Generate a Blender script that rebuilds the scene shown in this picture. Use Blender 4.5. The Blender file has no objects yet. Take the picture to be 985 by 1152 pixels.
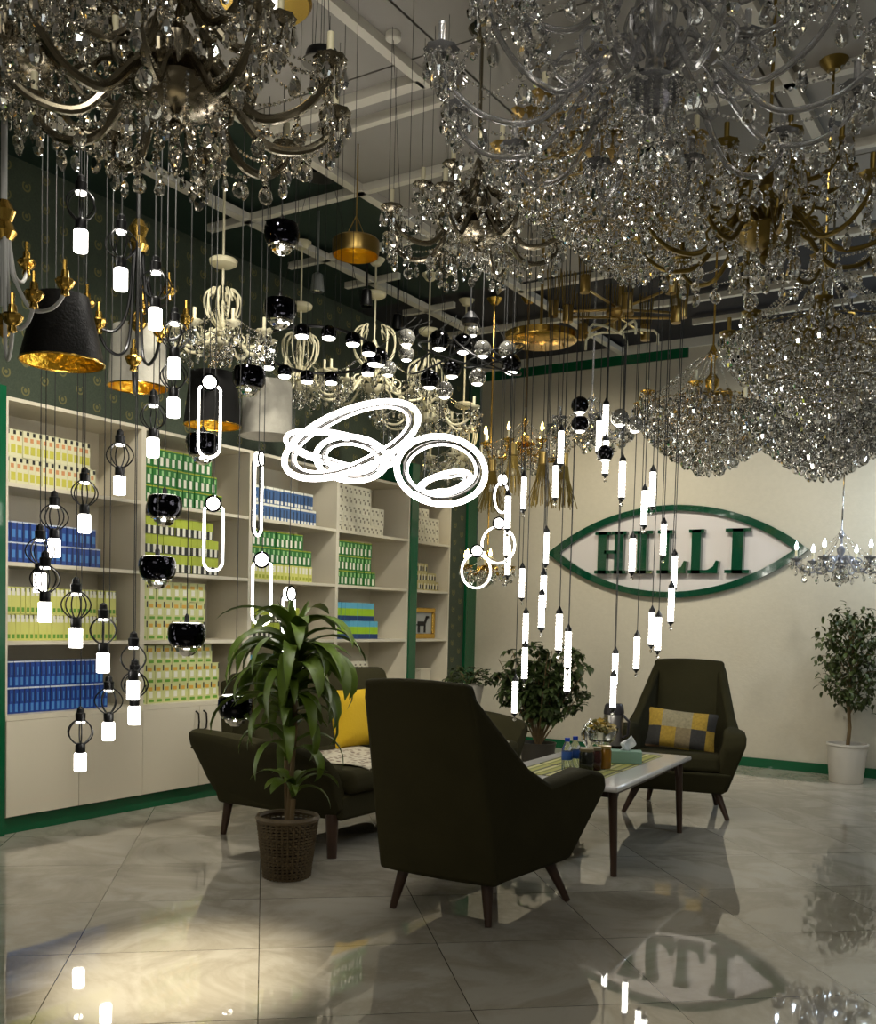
import bpy, math, random
from mathutils import Vector, Matrix, noise
PI = math.pi
sin, cos, sqrt = math.sin, math.cos, math.sqrt
SC = bpy.context.scene
COL = SC.collection
rnd = random.Random(7)

# ------------------------------------------------------------------ camera
CAM_F, CAM_YAW, CAM_PITCH, CAM_ROLL, CAM_PY = 1139.738, 0.5625656, -0.0488835, 0.0249898, 752.612
CAM_LOC = Vector((0, 0, 1.25))
_fw = Vector((-sin(CAM_YAW) * cos(CAM_PITCH), cos(CAM_YAW) * cos(CAM_PITCH), sin(CAM_PITCH)))
_r0 = Vector((cos(CAM_YAW), sin(CAM_YAW), 0))
_u0 = _r0.cross(_fw)
CR = _r0 * cos(CAM_ROLL) + _u0 * sin(CAM_ROLL)
CU = -_r0 * sin(CAM_ROLL) + _u0 * cos(CAM_ROLL)
CW = _fw
cam_data = bpy.data.cameras.new('camera')
cam_data.sensor_fit = 'HORIZONTAL'
cam_data.sensor_width = 36
cam_data.lens = CAM_F / 985 * 36
cam_data.shift_y = (CAM_PY - 576) / 985
cam_data.clip_start = 0.05
cam = bpy.data.objects.new('camera', cam_data)
COL.objects.link(cam)
m3 = Matrix((CR, CU, -CW)).transposed()
cam.matrix_world = Matrix.Translation(CAM_LOC) @ m3.to_4x4()
SC.camera = cam


def ray(x, y):
    return (x - 492.5) / CAM_F * CR - (y - CAM_PY) / CAM_F * CU + CW


def at(x, y, d):
    """the place seen at photo pixel x, y at forward distance d"""
    return CAM_LOC + ray(x, y) * d


def atz(x, y, z):
    r = ray(x, y)
    return CAM_LOC + r * ((z - CAM_LOC.z) / r.z)


def on_back(x, y, Y):
    r = ray(x, y)
    return CAM_LOC + r * ((Y - CAM_LOC.y) / r.y)


# ------------------------------------------------------------------ world, lights, exposure
W = bpy.data.worlds.new('world')
SC.world = W
W.use_nodes = True
bg = W.node_tree.nodes['Background']
bg.inputs[0].default_value = (0.72, 0.70, 0.62, 1)
bg.inputs[1].default_value = 0.10
SC.view_settings.view_transform = 'Standard'
SC.view_settings.look = 'None'
SC.view_settings.exposure = 0.45
SC.view_settings.gamma = 1
SC.view_settings.use_curve_mapping = False
SC.cycles.max_bounces = 12
SC.cycles.transmission_bounces = 8
SC.cycles.glossy_bounces = 4
SC.cycles.diffuse_bounces = 3
SC.cycles.transparent_max_bounces = 8
SC.cycles.caustics_reflective = False
SC.cycles.caustics_refractive = False
SC.cycles.sample_clamp_indirect = 6
SC.cycles.use_denoising = True


def light(name, kind, loc, power, color, size=0.3, target=None, spot=None, blend=0.6, size_y=None):
    ld = bpy.data.lights.new(name, kind)
    ld.energy = power
    ld.color = color
    if kind == 'AREA':
        ld.size = size
        if size_y:
            ld.shape = 'RECTANGLE'
            ld.size_y = size_y
    else:
        ld.shadow_soft_size = size
    if spot:
        ld.spot_size = math.radians(spot)
        ld.spot_blend = blend
    o = bpy.data.objects.new(name, ld)
    COL.objects.link(o)
    o.location = loc
    if target is not None:
        o.rotation_euler = (Vector(target) - Vector(loc)).to_track_quat('-Z', 'Y').to_euler()
    return o


WARM = (1.0, 0.90, 0.70)
NEUT = (1.0, 0.95, 0.84)
COOL = (0.70, 0.85, 1.0)
light('shop_fill_rear', 'AREA', (-0.6, -1.6, 3.5), 26, NEUT, 2.6, (-2.5, 5, 1.0), size_y=1.0)  # unseen area light standing in for showroom lamps behind the camera
light('fill_shelves_near', 'SPOT', (-3.2, 2.9, 3.75), 215, NEUT, 0.12, (-5.2, 4.3, 1.0), 85, 0.8)  # added spot without a fixture, brightens the near shelves
light('fill_shelves_far', 'SPOT', (-3.1, 5.4, 3.75), 170, NEUT, 0.12, (-5.2, 6.4, 1.2), 85, 0.8)  # same for the far shelves: added light, no lamp modelled
light('fill_wall_left', 'SPOT', (-3.9, 6.9, 3.75), 115, WARM, 0.12, (-4.2, 9.18, 1.6), 80, 0.8)  # added warm fill on the left of the back wall, no fixture
light('fill_wall_sign', 'SPOT', (-2.6, 6.6, 3.75), 150, NEUT, 0.12, (-2.9, 9.18, 1.3), 80, 0.8)  # added fill on the wall around the sign, no fixture
light('fill_wall_right', 'SPOT', (-1.0, 6.6, 3.75), 60, NEUT, 0.12, (-1.2, 9.18, 0.9), 80, 0.8)  # added weaker fill for the right of the back wall, no fixture
light('downlight_floor', 'SPOT', (-1.7, 0.7, 3.2), 1150, WARM, 0.05, (-2.58, 2.46, 0), 18, 1.0)
light('sparkle_fill_left', 'SPOT', (-0.9, 1.0, 3.6), 40, NEUT, 0.10, (-2.6, 2.8, 2.7), 60, 0.5)  # added only to make the left crystals sparkle, no fixture
light('sparkle_fill_right', 'SPOT', (0.9, 1.5, 3.6), 34, NEUT, 0.10, (-0.8, 3.2, 2.4), 70, 0.5)  # added sparkle light for the crystals at the right, no fixture
light('sparkle_fill_middle', 'SPOT', (-1.6, 4.4, 3.7), 40, NEUT, 0.10, (-1.2, 6.0, 2.4), 90, 0.5)  # added to put glints in the middle crystals, no lamp hangs here
light('sparkle_fill_cool', 'SPOT', (0.6, 5.2, 3.7), 60, COOL, 0.10, (-1.2, 6.0, 2.0), 70, 0.5)  # added cool light for bluish crystal glints, no lamp hangs here
light('cool_wall_light', 'POINT', (-0.75, 8.5, 2.35), 30, COOL, 0.12)

# ------------------------------------------------------------------ materials
MATS = {}


def lin(c):
    return tuple((x / 12.92 if x <= 0.04045 else ((x + 0.055) / 1.055) ** 2.4) for x in [v / 255 for v in c]) + (1,)


def mat(name, col=(128, 128, 128), rough=0.5, metal=0.0, emit=None, estr=0.0, trans=0.0, ior=1.5, spec=0.5,
        bump=0.0, bscale=60.0, film=0.0, sheen=0.0, coat=0.0, vary=0.0, vscale=6.0, alpha=1.0):
    if name in MATS:
        return MATS[name]
    m = bpy.data.materials.new(name)
    m.use_nodes = True
    nt = m.node_tree
    b = nt.nodes['Principled BSDF']
    b.inputs['Base Color'].default_value = lin(col)
    b.inputs['Roughness'].default_value = rough
    b.inputs['Metallic'].default_value = metal
    b.inputs['IOR'].default_value = ior
    b.inputs['Specular IOR Level'].default_value = spec
    b.inputs['Transmission Weight'].default_value = trans
    b.inputs['Sheen Weight'].default_value = sheen
    b.inputs['Coat Weight'].default_value = coat
    if emit:
        b.inputs['Emission Color'].default_value = lin(emit)
        b.inputs['Emission Strength'].default_value = estr
    if film:
        b.inputs['Thin Film Thickness'].default_value = film
        b.inputs['Thin Film IOR'].default_value = 1.9
    if alpha < 1:
        b.inputs['Alpha'].default_value = alpha
    tc = None
    if bump or vary:
        tc = nt.nodes.new('ShaderNodeTexCoord')
    if bump:
        n = nt.nodes.new('ShaderNodeTexNoise')
        n.inputs['Scale'].default_value = bscale
        n.inputs['Detail'].default_value = 3
        nt.links.new(tc.outputs['Object'], n.inputs['Vector'])
        bp = nt.nodes.new('ShaderNodeBump')
        bp.inputs['Strength'].default_value = bump
        bp.inputs['Distance'].default_value = 0.01
        nt.links.new(n.outputs['Fac'], bp.inputs['Height'])
        nt.links.new(bp.outputs['Normal'], b.inputs['Normal'])
    if vary:
        n = nt.nodes.new('ShaderNodeTexNoise')
        n.inputs['Scale'].default_value = vscale
        n.inputs['Detail'].default_value = 4
        nt.links.new(tc.outputs['Object'], n.inputs['Vector'])
        mx = nt.nodes.new('ShaderNodeMixRGB')
        c = lin(col)
        mx.inputs[1].default_value = tuple(x * (1 - vary) for x in c[:3]) + (1,)
        mx.inputs[2].default_value = tuple(min(1, x * (1 + vary)) for x in c[:3]) + (1,)
        nt.links.new(n.outputs['Fac'], mx.inputs[0])
        nt.links.new(mx.outputs[0], b.inputs['Base Color'])
    MATS[name] = m
    return m


def nodes_of(name):
    m = bpy.data.materials.new(name)
    m.use_nodes = True
    MATS[name] = m
    nt = m.node_tree
    return m, nt, nt.nodes['Principled BSDF'], nt.nodes.new, nt.links.new


def mathn(nt, op, a, b=None, c=None):
    n = nt.nodes.new('ShaderNodeMath')
    n.operation = op
    for i, v in enumerate((a, b, c)):
        if v is None:
            continue
        if isinstance(v, (int, float)):
            n.inputs[i].default_value = v
        else:
            nt.links.new(v, n.inputs[i])
    return n.outputs[0]


def floor_mat():
    m, nt, b, N, L = nodes_of('marble_tile')
    tc = N('ShaderNodeTexCoord')
    mp = N('ShaderNodeMapping')
    mp.vector_type = 'POINT'
    mp.inputs['Rotation'].default_value = (0, 0, math.radians(-42))
    L(tc.outputs['Object'], mp.inputs['Vector'])
    sp = N('ShaderNodeSeparateXYZ')
    L(mp.outputs[0], sp.inputs[0])
    T = 0.675
    ax = mathn(nt, 'DIVIDE', mathn(nt, 'ADD', sp.outputs[0], 67.5 + 0.0), T)
    ay = mathn(nt, 'DIVIDE', mathn(nt, 'ADD', sp.outputs[1], 67.5 - 0.425), T)
    fx = mathn(nt, 'ABSOLUTE', mathn(nt, 'SUBTRACT', mathn(nt, 'FRACT', ax), 0.5))
    fy = mathn(nt, 'ABSOLUTE', mathn(nt, 'SUBTRACT', mathn(nt, 'FRACT', ay), 0.5))
    grout = mathn(nt, 'GREATER_THAN', mathn(nt, 'MAXIMUM', fx, fy), 0.4975)
    cb = N('ShaderNodeCombineXYZ')
    L(mathn(nt, 'FLOOR', ax), cb.inputs[0])
    L(mathn(nt, 'FLOOR', ay), cb.inputs[1])
    wn = N('ShaderNodeTexWhiteNoise')
    L(cb.outputs[0], wn.inputs['Vector'])
    off = N('ShaderNodeVectorMath')
    off.operation = 'MULTIPLY_ADD'
    L(wn.outputs['Color'], off.inputs[0])
    off.inputs[1].default_value = (7, 7, 7)
    L(mp.outputs[0], off.inputs[2])
    no = N('ShaderNodeTexNoise')
    no.inputs['Scale'].default_value = 1.6
    no.inputs['Detail'].default_value = 9
    no.inputs['Roughness'].default_value = 0.62
    no.inputs['Distortion'].default_value = 0.7
    L(off.outputs[0], no.inputs['Vector'])
    vein = mathn(nt, 'ABSOLUTE', mathn(nt, 'SUBTRACT', no.outputs['Fac'], 0.5))
    cr = N('ShaderNodeValToRGB')
    cr.color_ramp.elements[0].position = 0.0
    cr.color_ramp.elements[0].color = lin((160, 153, 138))
    cr.color_ramp.elements[1].position = 0.09
    cr.color_ramp.elements[1].color = lin((180, 174, 160))
    e = cr.color_ramp.elements.new(0.3)
    e.color = lin((188, 183, 170))
    L(vein, cr.inputs[0])
    mx = N('ShaderNodeMixRGB')
    L(grout, mx.inputs[0])
    L(cr.outputs[0], mx.inputs[1])
    mx.inputs[2].default_value = lin((70, 66, 56))
    L(mx.outputs[0], b.inputs['Base Color'])
    b.inputs['Roughness'].default_value = 0.025
    b.inputs['Specular IOR Level'].default_value = 0.5
    b.inputs['IOR'].default_value = 1.95
    n2 = N('ShaderNodeTexNoise')
    n2.inputs['Scale'].default_value = 2.2
    L(tc.outputs['Object'], n2.inputs['Vector'])
    bp = N('ShaderNodeBump')
    bp.inputs['Strength'].default_value = 0.035
    bp.inputs['Distance'].default_value = 0.02
    L(n2.outputs['Fac'], bp.inputs['Height'])
    L(bp.outputs[0], b.inputs['Normal'])
    return m


def wallpaper_mat():
    m, nt, b, N, L = nodes_of('green_wallpaper')
    tc = N('ShaderNodeTexCoord')
    sp = N('ShaderNodeSeparateXYZ')
    L(tc.outputs['Object'], sp.inputs[0])
    u = mathn(nt, 'DIVIDE', sp.outputs[1], 0.13)
    v = mathn(nt, 'DIVIDE', sp.outputs[2], 0.17)
    v = mathn(nt, 'ADD', v, mathn(nt, 'MULTIPLY', mathn(nt, 'FLOORED_MODULO', mathn(nt, 'FLOOR', u), 2.0), 0.5))
    fu = mathn(nt, 'SUBTRACT', mathn(nt, 'FRACT', u), 0.5)
    fv = mathn(nt, 'SUBTRACT', mathn(nt, 'FRACT', v), 0.5)
    d = mathn(nt, 'SQRT', mathn(nt, 'ADD', mathn(nt, 'MULTIPLY', fu, fu), mathn(nt, 'MULTIPLY', mathn(nt, 'MULTIPLY', fv, fv), 1.4)))
    ring = mathn(nt, 'LESS_THAN', mathn(nt, 'ABSOLUTE', mathn(nt, 'SUBTRACT', d, 0.19)), 0.035)
    dot = mathn(nt, 'LESS_THAN', d, 0.08)
    mk = mathn(nt, 'MULTIPLY', mathn(nt, 'MAXIMUM', ring, dot), mathn(nt, 'LESS_THAN', fv, 0.12))
    nz = N('ShaderNodeTexNoise')
    nz.inputs['Scale'].default_value = 90
    L(tc.outputs['Object'], nz.inputs['Vector'])
    base = N('ShaderNodeMixRGB')
    L(nz.outputs['Fac'], base.inputs[0])
    base.inputs[1].default_value = lin((46, 56, 44))
    base.inputs[2].default_value = lin((74, 84, 66))
    mx = N('ShaderNodeMixRGB')
    L(mathn(nt, 'MULTIPLY', mk, 0.75), mx.inputs[0])
    L(base.outputs[0], mx.inputs[1])
    mx.inputs[2].default_value = lin((128, 120, 68))
    L(mx.outputs[0], b.inputs['Base Color'])
    b.inputs['Roughness'].default_value = 0.65
    return m


M_FLOOR = floor_mat()
M_PAPER = wallpaper_mat()
M_WALL = mat('plaster_cream', (192, 185, 166), 0.7, vary=0.07, vscale=22, bump=0.15, bscale=45)
M_CEILG = mat('ceiling_green', (10, 38, 26), 0.7)
M_CEILK = mat('ceiling_navy', (22, 22, 28), 0.7)
M_CEILP = mat('ceiling_panel', (156, 152, 144), 0.75, vary=0.05)
M_RAIL = mat('white_rail', (215, 210, 196), 0.4)
M_GREEN = mat('green_gloss', (8, 84, 50), 0.25, coat=0.3)
M_SIGN = mat('green_acrylic', (4, 62, 40), 0.1, coat=0.8)
M_SIGNB = mat('sign_back', (206, 200, 196), 0.5)
M_CAB = mat('cabinet_white', (208, 200, 178), 0.45)
M_HANDLE = mat('dark_metal', (50, 48, 44), 0.35, 0.8)
M_VELVET = mat('green_velvet', (52, 49, 30), 0.95, spec=0.15, bump=0.15, bscale=30, vary=0.2, vscale=5)
M_WOOD = mat('dark_walnut', (62, 42, 28), 0.4, vary=0.25, vscale=14)
M_BLACK = mat('black_metal', (14, 14, 15), 0.35, 0.4)
M_CORD = mat('black_cord', (18, 18, 16), 0.6)
M_CHROMEK = mat('black_chrome', (26, 26, 30), 0.06, 1.0)
M_CHROME = mat('chrome', (190, 188, 182), 0.08, 1.0)
M_SILVER = mat('aged_silver', (138, 130, 112), 0.22, 1.0)
M_GOLD = mat('polished_gold', (206, 168, 82), 0.2, 1.0)
M_BRASS = mat('aged_brass', (172, 144, 84), 0.3, 1.0)
M_OLDGOLD = mat('olive_gold', (122, 102, 46), 0.4, 0.75)
M_CREAM = mat('cream_enamel', (214, 206, 172), 0.5)
M_WHITEARM = mat('white_enamel', (190, 190, 186), 0.35)
M_GLASS = mat('clear_glass', (245, 248, 250), 0.02, trans=1.0, ior=1.45)
M_CRYSTAL = mat('cut_crystal', (252, 252, 250), 0.02, trans=1.0, ior=1.6, spec=0.9, film=300)
M_CRYSTALS = mat('smoky_crystal', (232, 226, 212), 0.02, trans=1.0, ior=1.6, spec=0.9, film=300)
for m_ in (M_CRYSTAL, M_CRYSTALS):
    oi = m_.node_tree.nodes.new('ShaderNodeObjectInfo')
    mr = m_.node_tree.nodes.new('ShaderNodeMapRange')
    mr.inputs['To Min'].default_value = 52
    mr.inputs['To Max'].default_value = 84
    m_.node_tree.links.new(oi.outputs['Random'], mr.inputs['Value'])
    m_.node_tree.links.new(mr.outputs[0], m_.node_tree.nodes['Principled BSDF'].inputs['Thin Film Thickness'])
M_GARM = mat('frosted_glass_arm', (215, 215, 218), 0.12, trans=0.8, ior=1.5, spec=0.8)
M_LED = mat('lit_white', (255, 255, 255), 0.5, emit=(255, 250, 240), estr=9)
M_LEDRING = mat('lit_ring', (255, 255, 255), 0.5, emit=(255, 248, 242), estr=11)
M_TUBE = mat('lit_tube', (255, 255, 255), 0.5, emit=(255, 250, 236), estr=9)
M_LEDS = mat('lit_soft', (255, 255, 255), 0.5, emit=(255, 250, 240), estr=5)
M_BULBW = mat('lit_warm_bulb', (255, 255, 255), 0.5, emit=(255, 214, 120), estr=14)
M_BULBC = mat('lit_cool_bulb', (255, 255, 255), 0.5, emit=(214, 234, 255), estr=16)
M_FABRICK = mat('black_shade', (12, 11, 10), 0.7, spec=.2)
M_FABRICW = mat('pale_shade', (168, 164, 150), 0.8, bump=0.3, bscale=40, vary=0.15, vscale=30)
M_GOLDLEAF = mat('gold_leaf', (224, 186, 66), 0.3, 1.0, bump=1.0, bscale=38)
M_LEAF = mat('leaf_green', (82, 104, 28), 0.42, vary=0.6, vscale=9)
M_LEAF2 = mat('leaf_dark', (66, 82, 40), 0.5, vary=0.5, vscale=11)
M_LEAF3 = mat('leaf_ficus', (62, 74, 30), 0.5, vary=0.5, vscale=11)
M_STEM = mat('plant_stem', (112, 92, 60), 0.8)
M_SOIL = mat('soil', (40, 30, 22), 0.95, bump=0.8)
M_WICKER = mat('brown_wicker', (92, 78, 54), 0.6, vary=0.45, vscale=30)
M_POT = mat('white_pot', (206, 200, 188), 0.5)
M_MARBLE = mat('white_tabletop', (214, 210, 204), 0.12, vary=0.06, vscale=4, coat=0.3)


# ------------------------------------------------------------------ mesh building
class MB:
    def __init__(s):
        s.v, s.f, s.m = [], [], []

    def add(s, vs, fs, mi=0):
        b = len(s.v)
        s.v += [Vector(v) for v in vs]
        s.f += [[b + i for i in f] for f in fs]
        s.m += [mi] * len(fs)
        return s

    def box(s, c, d, mi=0, rot=None):
        x, y, z = d[0] / 2, d[1] / 2, d[2] / 2
        vs = [Vector((a * x, b * y, e * z)) for e in (-1, 1) for a, b in ((-1, -1), (1, -1), (1, 1), (-1, 1))]
        if rot is not None:
            vs = [rot @ v for v in vs]
        vs = [v + Vector(c) for v in vs]
        return s.add(vs, [(3, 2, 1, 0), (4, 5, 6, 7), (0, 1, 5, 4), (1, 2, 6, 5), (2, 3, 7, 6), (3, 0, 4, 7)], mi)

    def bb(s, x0, x1, y0, y1, z0, z1, mi=0):
        return s.box(((x0 + x1) / 2, (y0 + y1) / 2, (z0 + z1) / 2), (abs(x1 - x0), abs(y1 - y0), abs(z1 - z0)), mi)

    def tube(s, pts, r, n=6, mi=0, closed=False, flat=1.0, up=None):
        pts = [Vector(p) for p in pts]
        k = len(pts)
        rs = r if isinstance(r, (list, tuple)) else [r] * k
        vs = []
        prev = None
        for i, p in enumerate(pts):
            if closed:
                t = pts[(i + 1) % k] - pts[i - 1]
            else:
                t = pts[min(i + 1, k - 1)] - pts[max(i - 1, 0)]
            t = t.normalized() if t.length > 1e-9 else Vector((0, 0, 1))
            if prev is None:
                a = Vector(up) if up is not None else (Vector((0, 0, 1)) if abs(t.z) < 0.9 else Vector((1, 0, 0)))
            else:
                a = prev
            a = (a - t * a.dot(t))
            a = a.normalized() if a.length > 1e-6 else t.orthogonal().normalized()
            prev = a
            b = t.cross(a)
            for j in range(n):
                q = 2 * PI * (j + .5) / n
                vs.append(p + (a * cos(q) * flat + b * sin(q)) * rs[i])
        fs = []
        for i in range(k if closed else k - 1):
            for j in range(n):
                fs.append((i * n + j, i * n + (j + 1) % n, ((i + 1) % k) * n + (j + 1) % n, ((i + 1) % k) * n + j))
        if not closed:
            fs.append(tuple(range(n))[::-1])
            fs.append(tuple((k - 1) * n + j for j in range(n)))
        return s.add(vs, fs, mi)

    def lathe(s, prof, n=16, c=(0, 0, 0), mi=0, ph=0.0, wob=None):
        vs, fs = [], []
        c = Vector(c)
        for i, (r, z) in enumerate(prof):
            for j in range(n):
                q = 2 * PI * j / n + ph
                rr = max(r, 1e-4)
                if wob:
                    rr *= 1 + wob * (1 if j % 2 else -1)
                vs.append(c + Vector((rr * cos(q), rr * sin(q), z)))
        for i in range(len(prof) - 1):
            for j in range(n):
                fs.append((i * n + j, i * n + (j + 1) % n, (i + 1) * n + (j + 1) % n, (i + 1) * n + j))
        if prof[0][0] > 1e-3 and prof[0] != prof[-1]:
            pass
        return s.add(vs, fs, mi)

    def ball(s, c, r, n=10, k=7, mi=0, sz=1.0):
        prof = [(r * sin(PI * i / k), -r * sz * cos(PI * i / k)) for i in range(k + 1)]
        return s.lathe(prof, n, c, mi)

    def gem(s, c, r, mi=0, n=5):
        return s.lathe([(0, -r), (r * .8, -r * .5), (r, 0), (r * .8, r * .5), (0, r)], n, c, mi, rnd.random())

    def torus(s, c, R, r, axis='z', n=32, k=6, mi=0, tilt=None, e=1.0):
        pts = []
        for i in range(n):
            q = 2 * PI * i / n
            p = Vector((R * cos(q), R * e * sin(q), 0))
            if axis == 'x':
                p = Vector((0, p.x, p.y))
            if axis == 'y':
                p = Vector((p.x, 0, p.y))
            if tilt is not None:
                p = tilt @ p
            pts.append(p + Vector(c))
        return s.tube(pts, r, k, mi, closed=True)

    def mesh(s, name, mats, smooth=True):
        me = bpy.data.meshes.new(name)
        me.from_pydata([tuple(v) for v in s.v], [], s.f)
        for m in (mats if isinstance(mats, (list, tuple)) else [mats]):
            me.materials.append(m)
        if any(s.m):
            me.polygons.foreach_set('material_index', s.m)
        if smooth:
            me.polygons.foreach_set('use_smooth', [True] * len(me.polygons))
            try:
                me.set_sharp_from_angle(angle=math.radians(38))
            except Exception:
                pass
        me.update()
        return me

    def obj(s, name, mats, parent=None, smooth=True, loc=None, bevel=0, subd=0, bseg=3, label=None):
        o = bpy.data.objects.new(name, s.mesh(name, mats, smooth))
        COL.objects.link(o)
        if parent is not None:
            o.parent = parent
        if loc is not None:
            o.location = loc
        if bevel:
            b = o.modifiers.new('bevel', 'BEVEL')
            b.width = bevel
            b.segments = bseg
            b.limit_method = 'ANGLE'
            b.angle_limit = math.radians(25)
        if subd:
            q = o.modifiers.new('sub', 'SUBSURF')
            q.levels = q.render_levels = subd
        if label:
            o['label'] = label
        return o


def tag(o, label, cat, group=None, kind=None):
    o['label'] = label
    o['category'] = cat
    if group:
        o['group'] = group
    if kind:
        o['kind'] = kind
    return o


def thing(name, label, cat, loc=(0, 0, 0), rz=0.0, group=None):
    o = bpy.data.objects.new(name, None)
    o.empty_display_size = 0.05
    COL.objects.link(o)
    o.location = loc
    o.rotation_euler = (0, 0, rz)
    return tag(o, label, cat, group)


def part(name, mesh, parent, loc=(0, 0, 0), rot=None, scale=None):
    o = bpy.data.objects.new(name, mesh)
    COL.objects.link(o)
    o.parent = parent
    o.location = loc
    if rot is not None:
        o.rotation_euler = rot
    if scale is not None:
        o.scale = scale if isinstance(scale, (tuple, list)) else (scale,) * 3
    return o


def dup(root, loc, rz=None, label=None, group=None, parent=None):
    r = root.copy()
    COL.objects.link(r)
    r.location = loc
    if rz is not None:
        r.rotation_euler = (0, 0, rz)
    if label:
        r['label'] = label
    if group:
        r['group'] = group
    for ch in list(root.children):
        c = ch.copy()
        COL.objects.link(c)
        c.parent = r
        for g in list(ch.children):
            d = g.copy()
            COL.objects.link(d)
            d.parent = c
    return r


def struct(name, mb, m, smooth=False, bevel=0):
    o = mb.obj(name, m, smooth=smooth, bevel=bevel)
    o['kind'] = 'structure'
    return o


ORD = ['zeroth', 'first', 'second', 'third', 'fourth', 'fifth', 'sixth', 'seventh', 'eighth', 'ninth', 'tenth', 'eleventh',
       'twelfth', 'thirteenth', 'fourteenth', 'fifteenth', 'sixteenth', 'seventeenth', 'eighteenth', 'nineteenth',
       'twentieth', 'twenty-first', 'twenty-second', 'twenty-third', 'twenty-fourth', 'twenty-fifth', 'twenty-sixth',
       'twenty-seventh', 'twenty-eighth', 'twenty-ninth', 'thirtieth']

# ------------------------------------------------------------------ the room
XW, XF, YB, HC = -5.37, -4.96, 9.18, 3.88   # wall behind the cabinets, cabinet fronts, back wall, ceiling
struct('floor', MB().bb(-5.6, 4.0, -3, 9.4, -0.1, 0), M_FLOOR)
struct('wall_back', MB().bb(-5.6, 4.0, YB, YB + .15, 0, 4.0), M_WALL)
struct('wall_left', MB().bb(XW - .15, XW, 3.2, YB, 0, 4.0).bb(XW - .15, XF - .02, -1, 3.2, 0, 4.0), M_PAPER)
struct('ceiling', MB().bb(-5.6, 4.0, -3, 7.06, HC, HC + .1), M_CEILG)
struct('ceiling_rear', MB().bb(-5.6, 4.0, 7.06, 9.4, HC, HC + .1), M_CEILK)
cp = MB()
for i in range(6):
    for j in range(9):
        x0 = -3.78 + i * 1.2
        y0 = 7.0 - (j + 1) * 1.0
        cp.bb(x0 + .006, x0 + 1.194, y0 + .006, y0 + .994, HC - .03, HC + .001)
struct('ceiling_panelled', cp, M_CEILP)
struct('baseboard_back', MB().bb(XW, 4.0, YB - .02, YB, 0, .083), M_GREEN)
struct('trim_1', MB().bb(XW, -3.15, YB - .02, YB, 3.71, 3.80), M_GREEN)
struct('trim_2', MB().bb(XW, 4.0, YB - .035, YB, 3.80, 3.88), M_RAIL)
struct('trim_3', MB().bb(XW, XW + .03, YB - .2, YB - .0, 0, 3.80), M_GREEN)
k = 4
for x0, x1, y0, y1 in ((-3.82, -3.76, -2, 9.15), (-4.74, -4.67, 2.6, 7.95), (-2.80, -2.75, -2, 4.18), (-5.05, 2, 4.98, 5.03),
                       (-3.8, -2.78, 4.10, 4.17), (-3.8, -2.78, 4.32, 4.36), (-5.05, 2, 5.80, 5.84), (-3.8, 3, 7.04, 7.1),
                       (-5.1, 3, 7.9, 7.95), (-2.9, 3, 8.5, 8.54), (-4.95, -4.45, 6.35, 6.39), (-4.95, -4.45, 7.15, 7.19),
                       (-2.8, 2, 2.9, 2.94), (-3.8, -2.8, 3.0, 3.04), (-2.8, 2, 6.4, 6.44), (-1.3, -1.25, -2, 7.04)):
    struct('trim_%d' % k, MB().bb(x0, x1, y0, y1, HC - .075, HC - .03), M_RAIL)
    k += 1
# air vent slots in the ceiling
vt = thing('air_vent', 'black slotted air vent set in grey ceiling panel', 'vent', (-1.9, 3.62, HC - .045))
MB().box((0, 0, 0), (.5, .3, .012)).obj('frame', M_CEILP, vt, False)
for q in range(5):
    MB().box((0, -.1 + q * .05, -.008), (.44, .016, .008)).obj('slot', M_BLACK, vt, False)

# ------------------------------------------------------------------ shelving
SH = (2.383, 1.94, 1.508, 1.072, 0.662)      # tops of shelf boards
UN = [(3.42, 4.38), (4.38, 5.35), (5.35, 6.34), (6.34, 7.35), (7.47, 8.03)]
UNAME = ['leftmost unit', 'second unit', 'third unit', 'fourth unit', 'narrow end unit']
for ui, (y0, y1) in enumerate(UN):
    t = thing('shelving_unit', ['white shelving unit at far left with blue cartons on two shelves',
                                'white shelving unit second from left stacked with green cartons',
                                'white shelving unit third from left, partly behind the tall plant',
                                'white shelving unit beside the green post, white cartons on top',
                                'narrow white shelving unit right of the green post with gold picture'][ui],
              'shelf', (XF, y0, 0), 0, 'shelving units along the left wall')
    w = y1 - y0
    D = XW - XF
    b = MB()
    b.bb(D, 0, 0, .018, .095, 2.40).bb(D, 0, w - .018, w, .095, 2.40)
    b.bb(D, 0, .018, w - .018, 2.38, 2.40).bb(D, D + .012, .018, w - .018, .1, 2.38)
    b.obj('carcass', M_CAB, t, False)
    for z in SH[1:4]:
        MB().bb(D + .012, -.003, .018, w - .018, z - .022, z).obj('shelf', M_CAB, t, False)
    MB().bb(D + .012, .012, .0, w, SH[4] - .028, SH[4]).obj('worktop', M_CAB, t, False)
    MB().bb(D + .02, -.012, 0, w, 0, .095).obj('plinth', M_GREEN, t, False, label='green plinth')
    hw = w / 2 if ui < 4 else w
    for q in range(2 if ui < 4 else 1):
        d = MB().bb(0, .018, q * hw + .002, (q + 1) * hw - .002, .1, .632).obj('door', M_CAB, t, False)
        if ui in (1, 2, 3):
            hy = hw - .035 if q == 0 else hw + .035
            MB().tube([(.018, hy, .47), (.045, hy, .485), (.05, hy, .53), (.045, hy, .585), (.018, hy, .60)], .006, 6).obj('handle', M_HANDLE, d)
struct('trim_30', MB().bb(XW, XF + .015, 7.355, 7.465, 0, 2.6), M_GREEN)
struct('trim_31', MB().bb(XW, XF + .015, 3.30, 3.415, 0, 2.45), M_GREEN)

# cartons ------------------------------------------------------------
CK = {}


def col(name, c, r=0.5):
    return mat(name, c, r)


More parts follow.
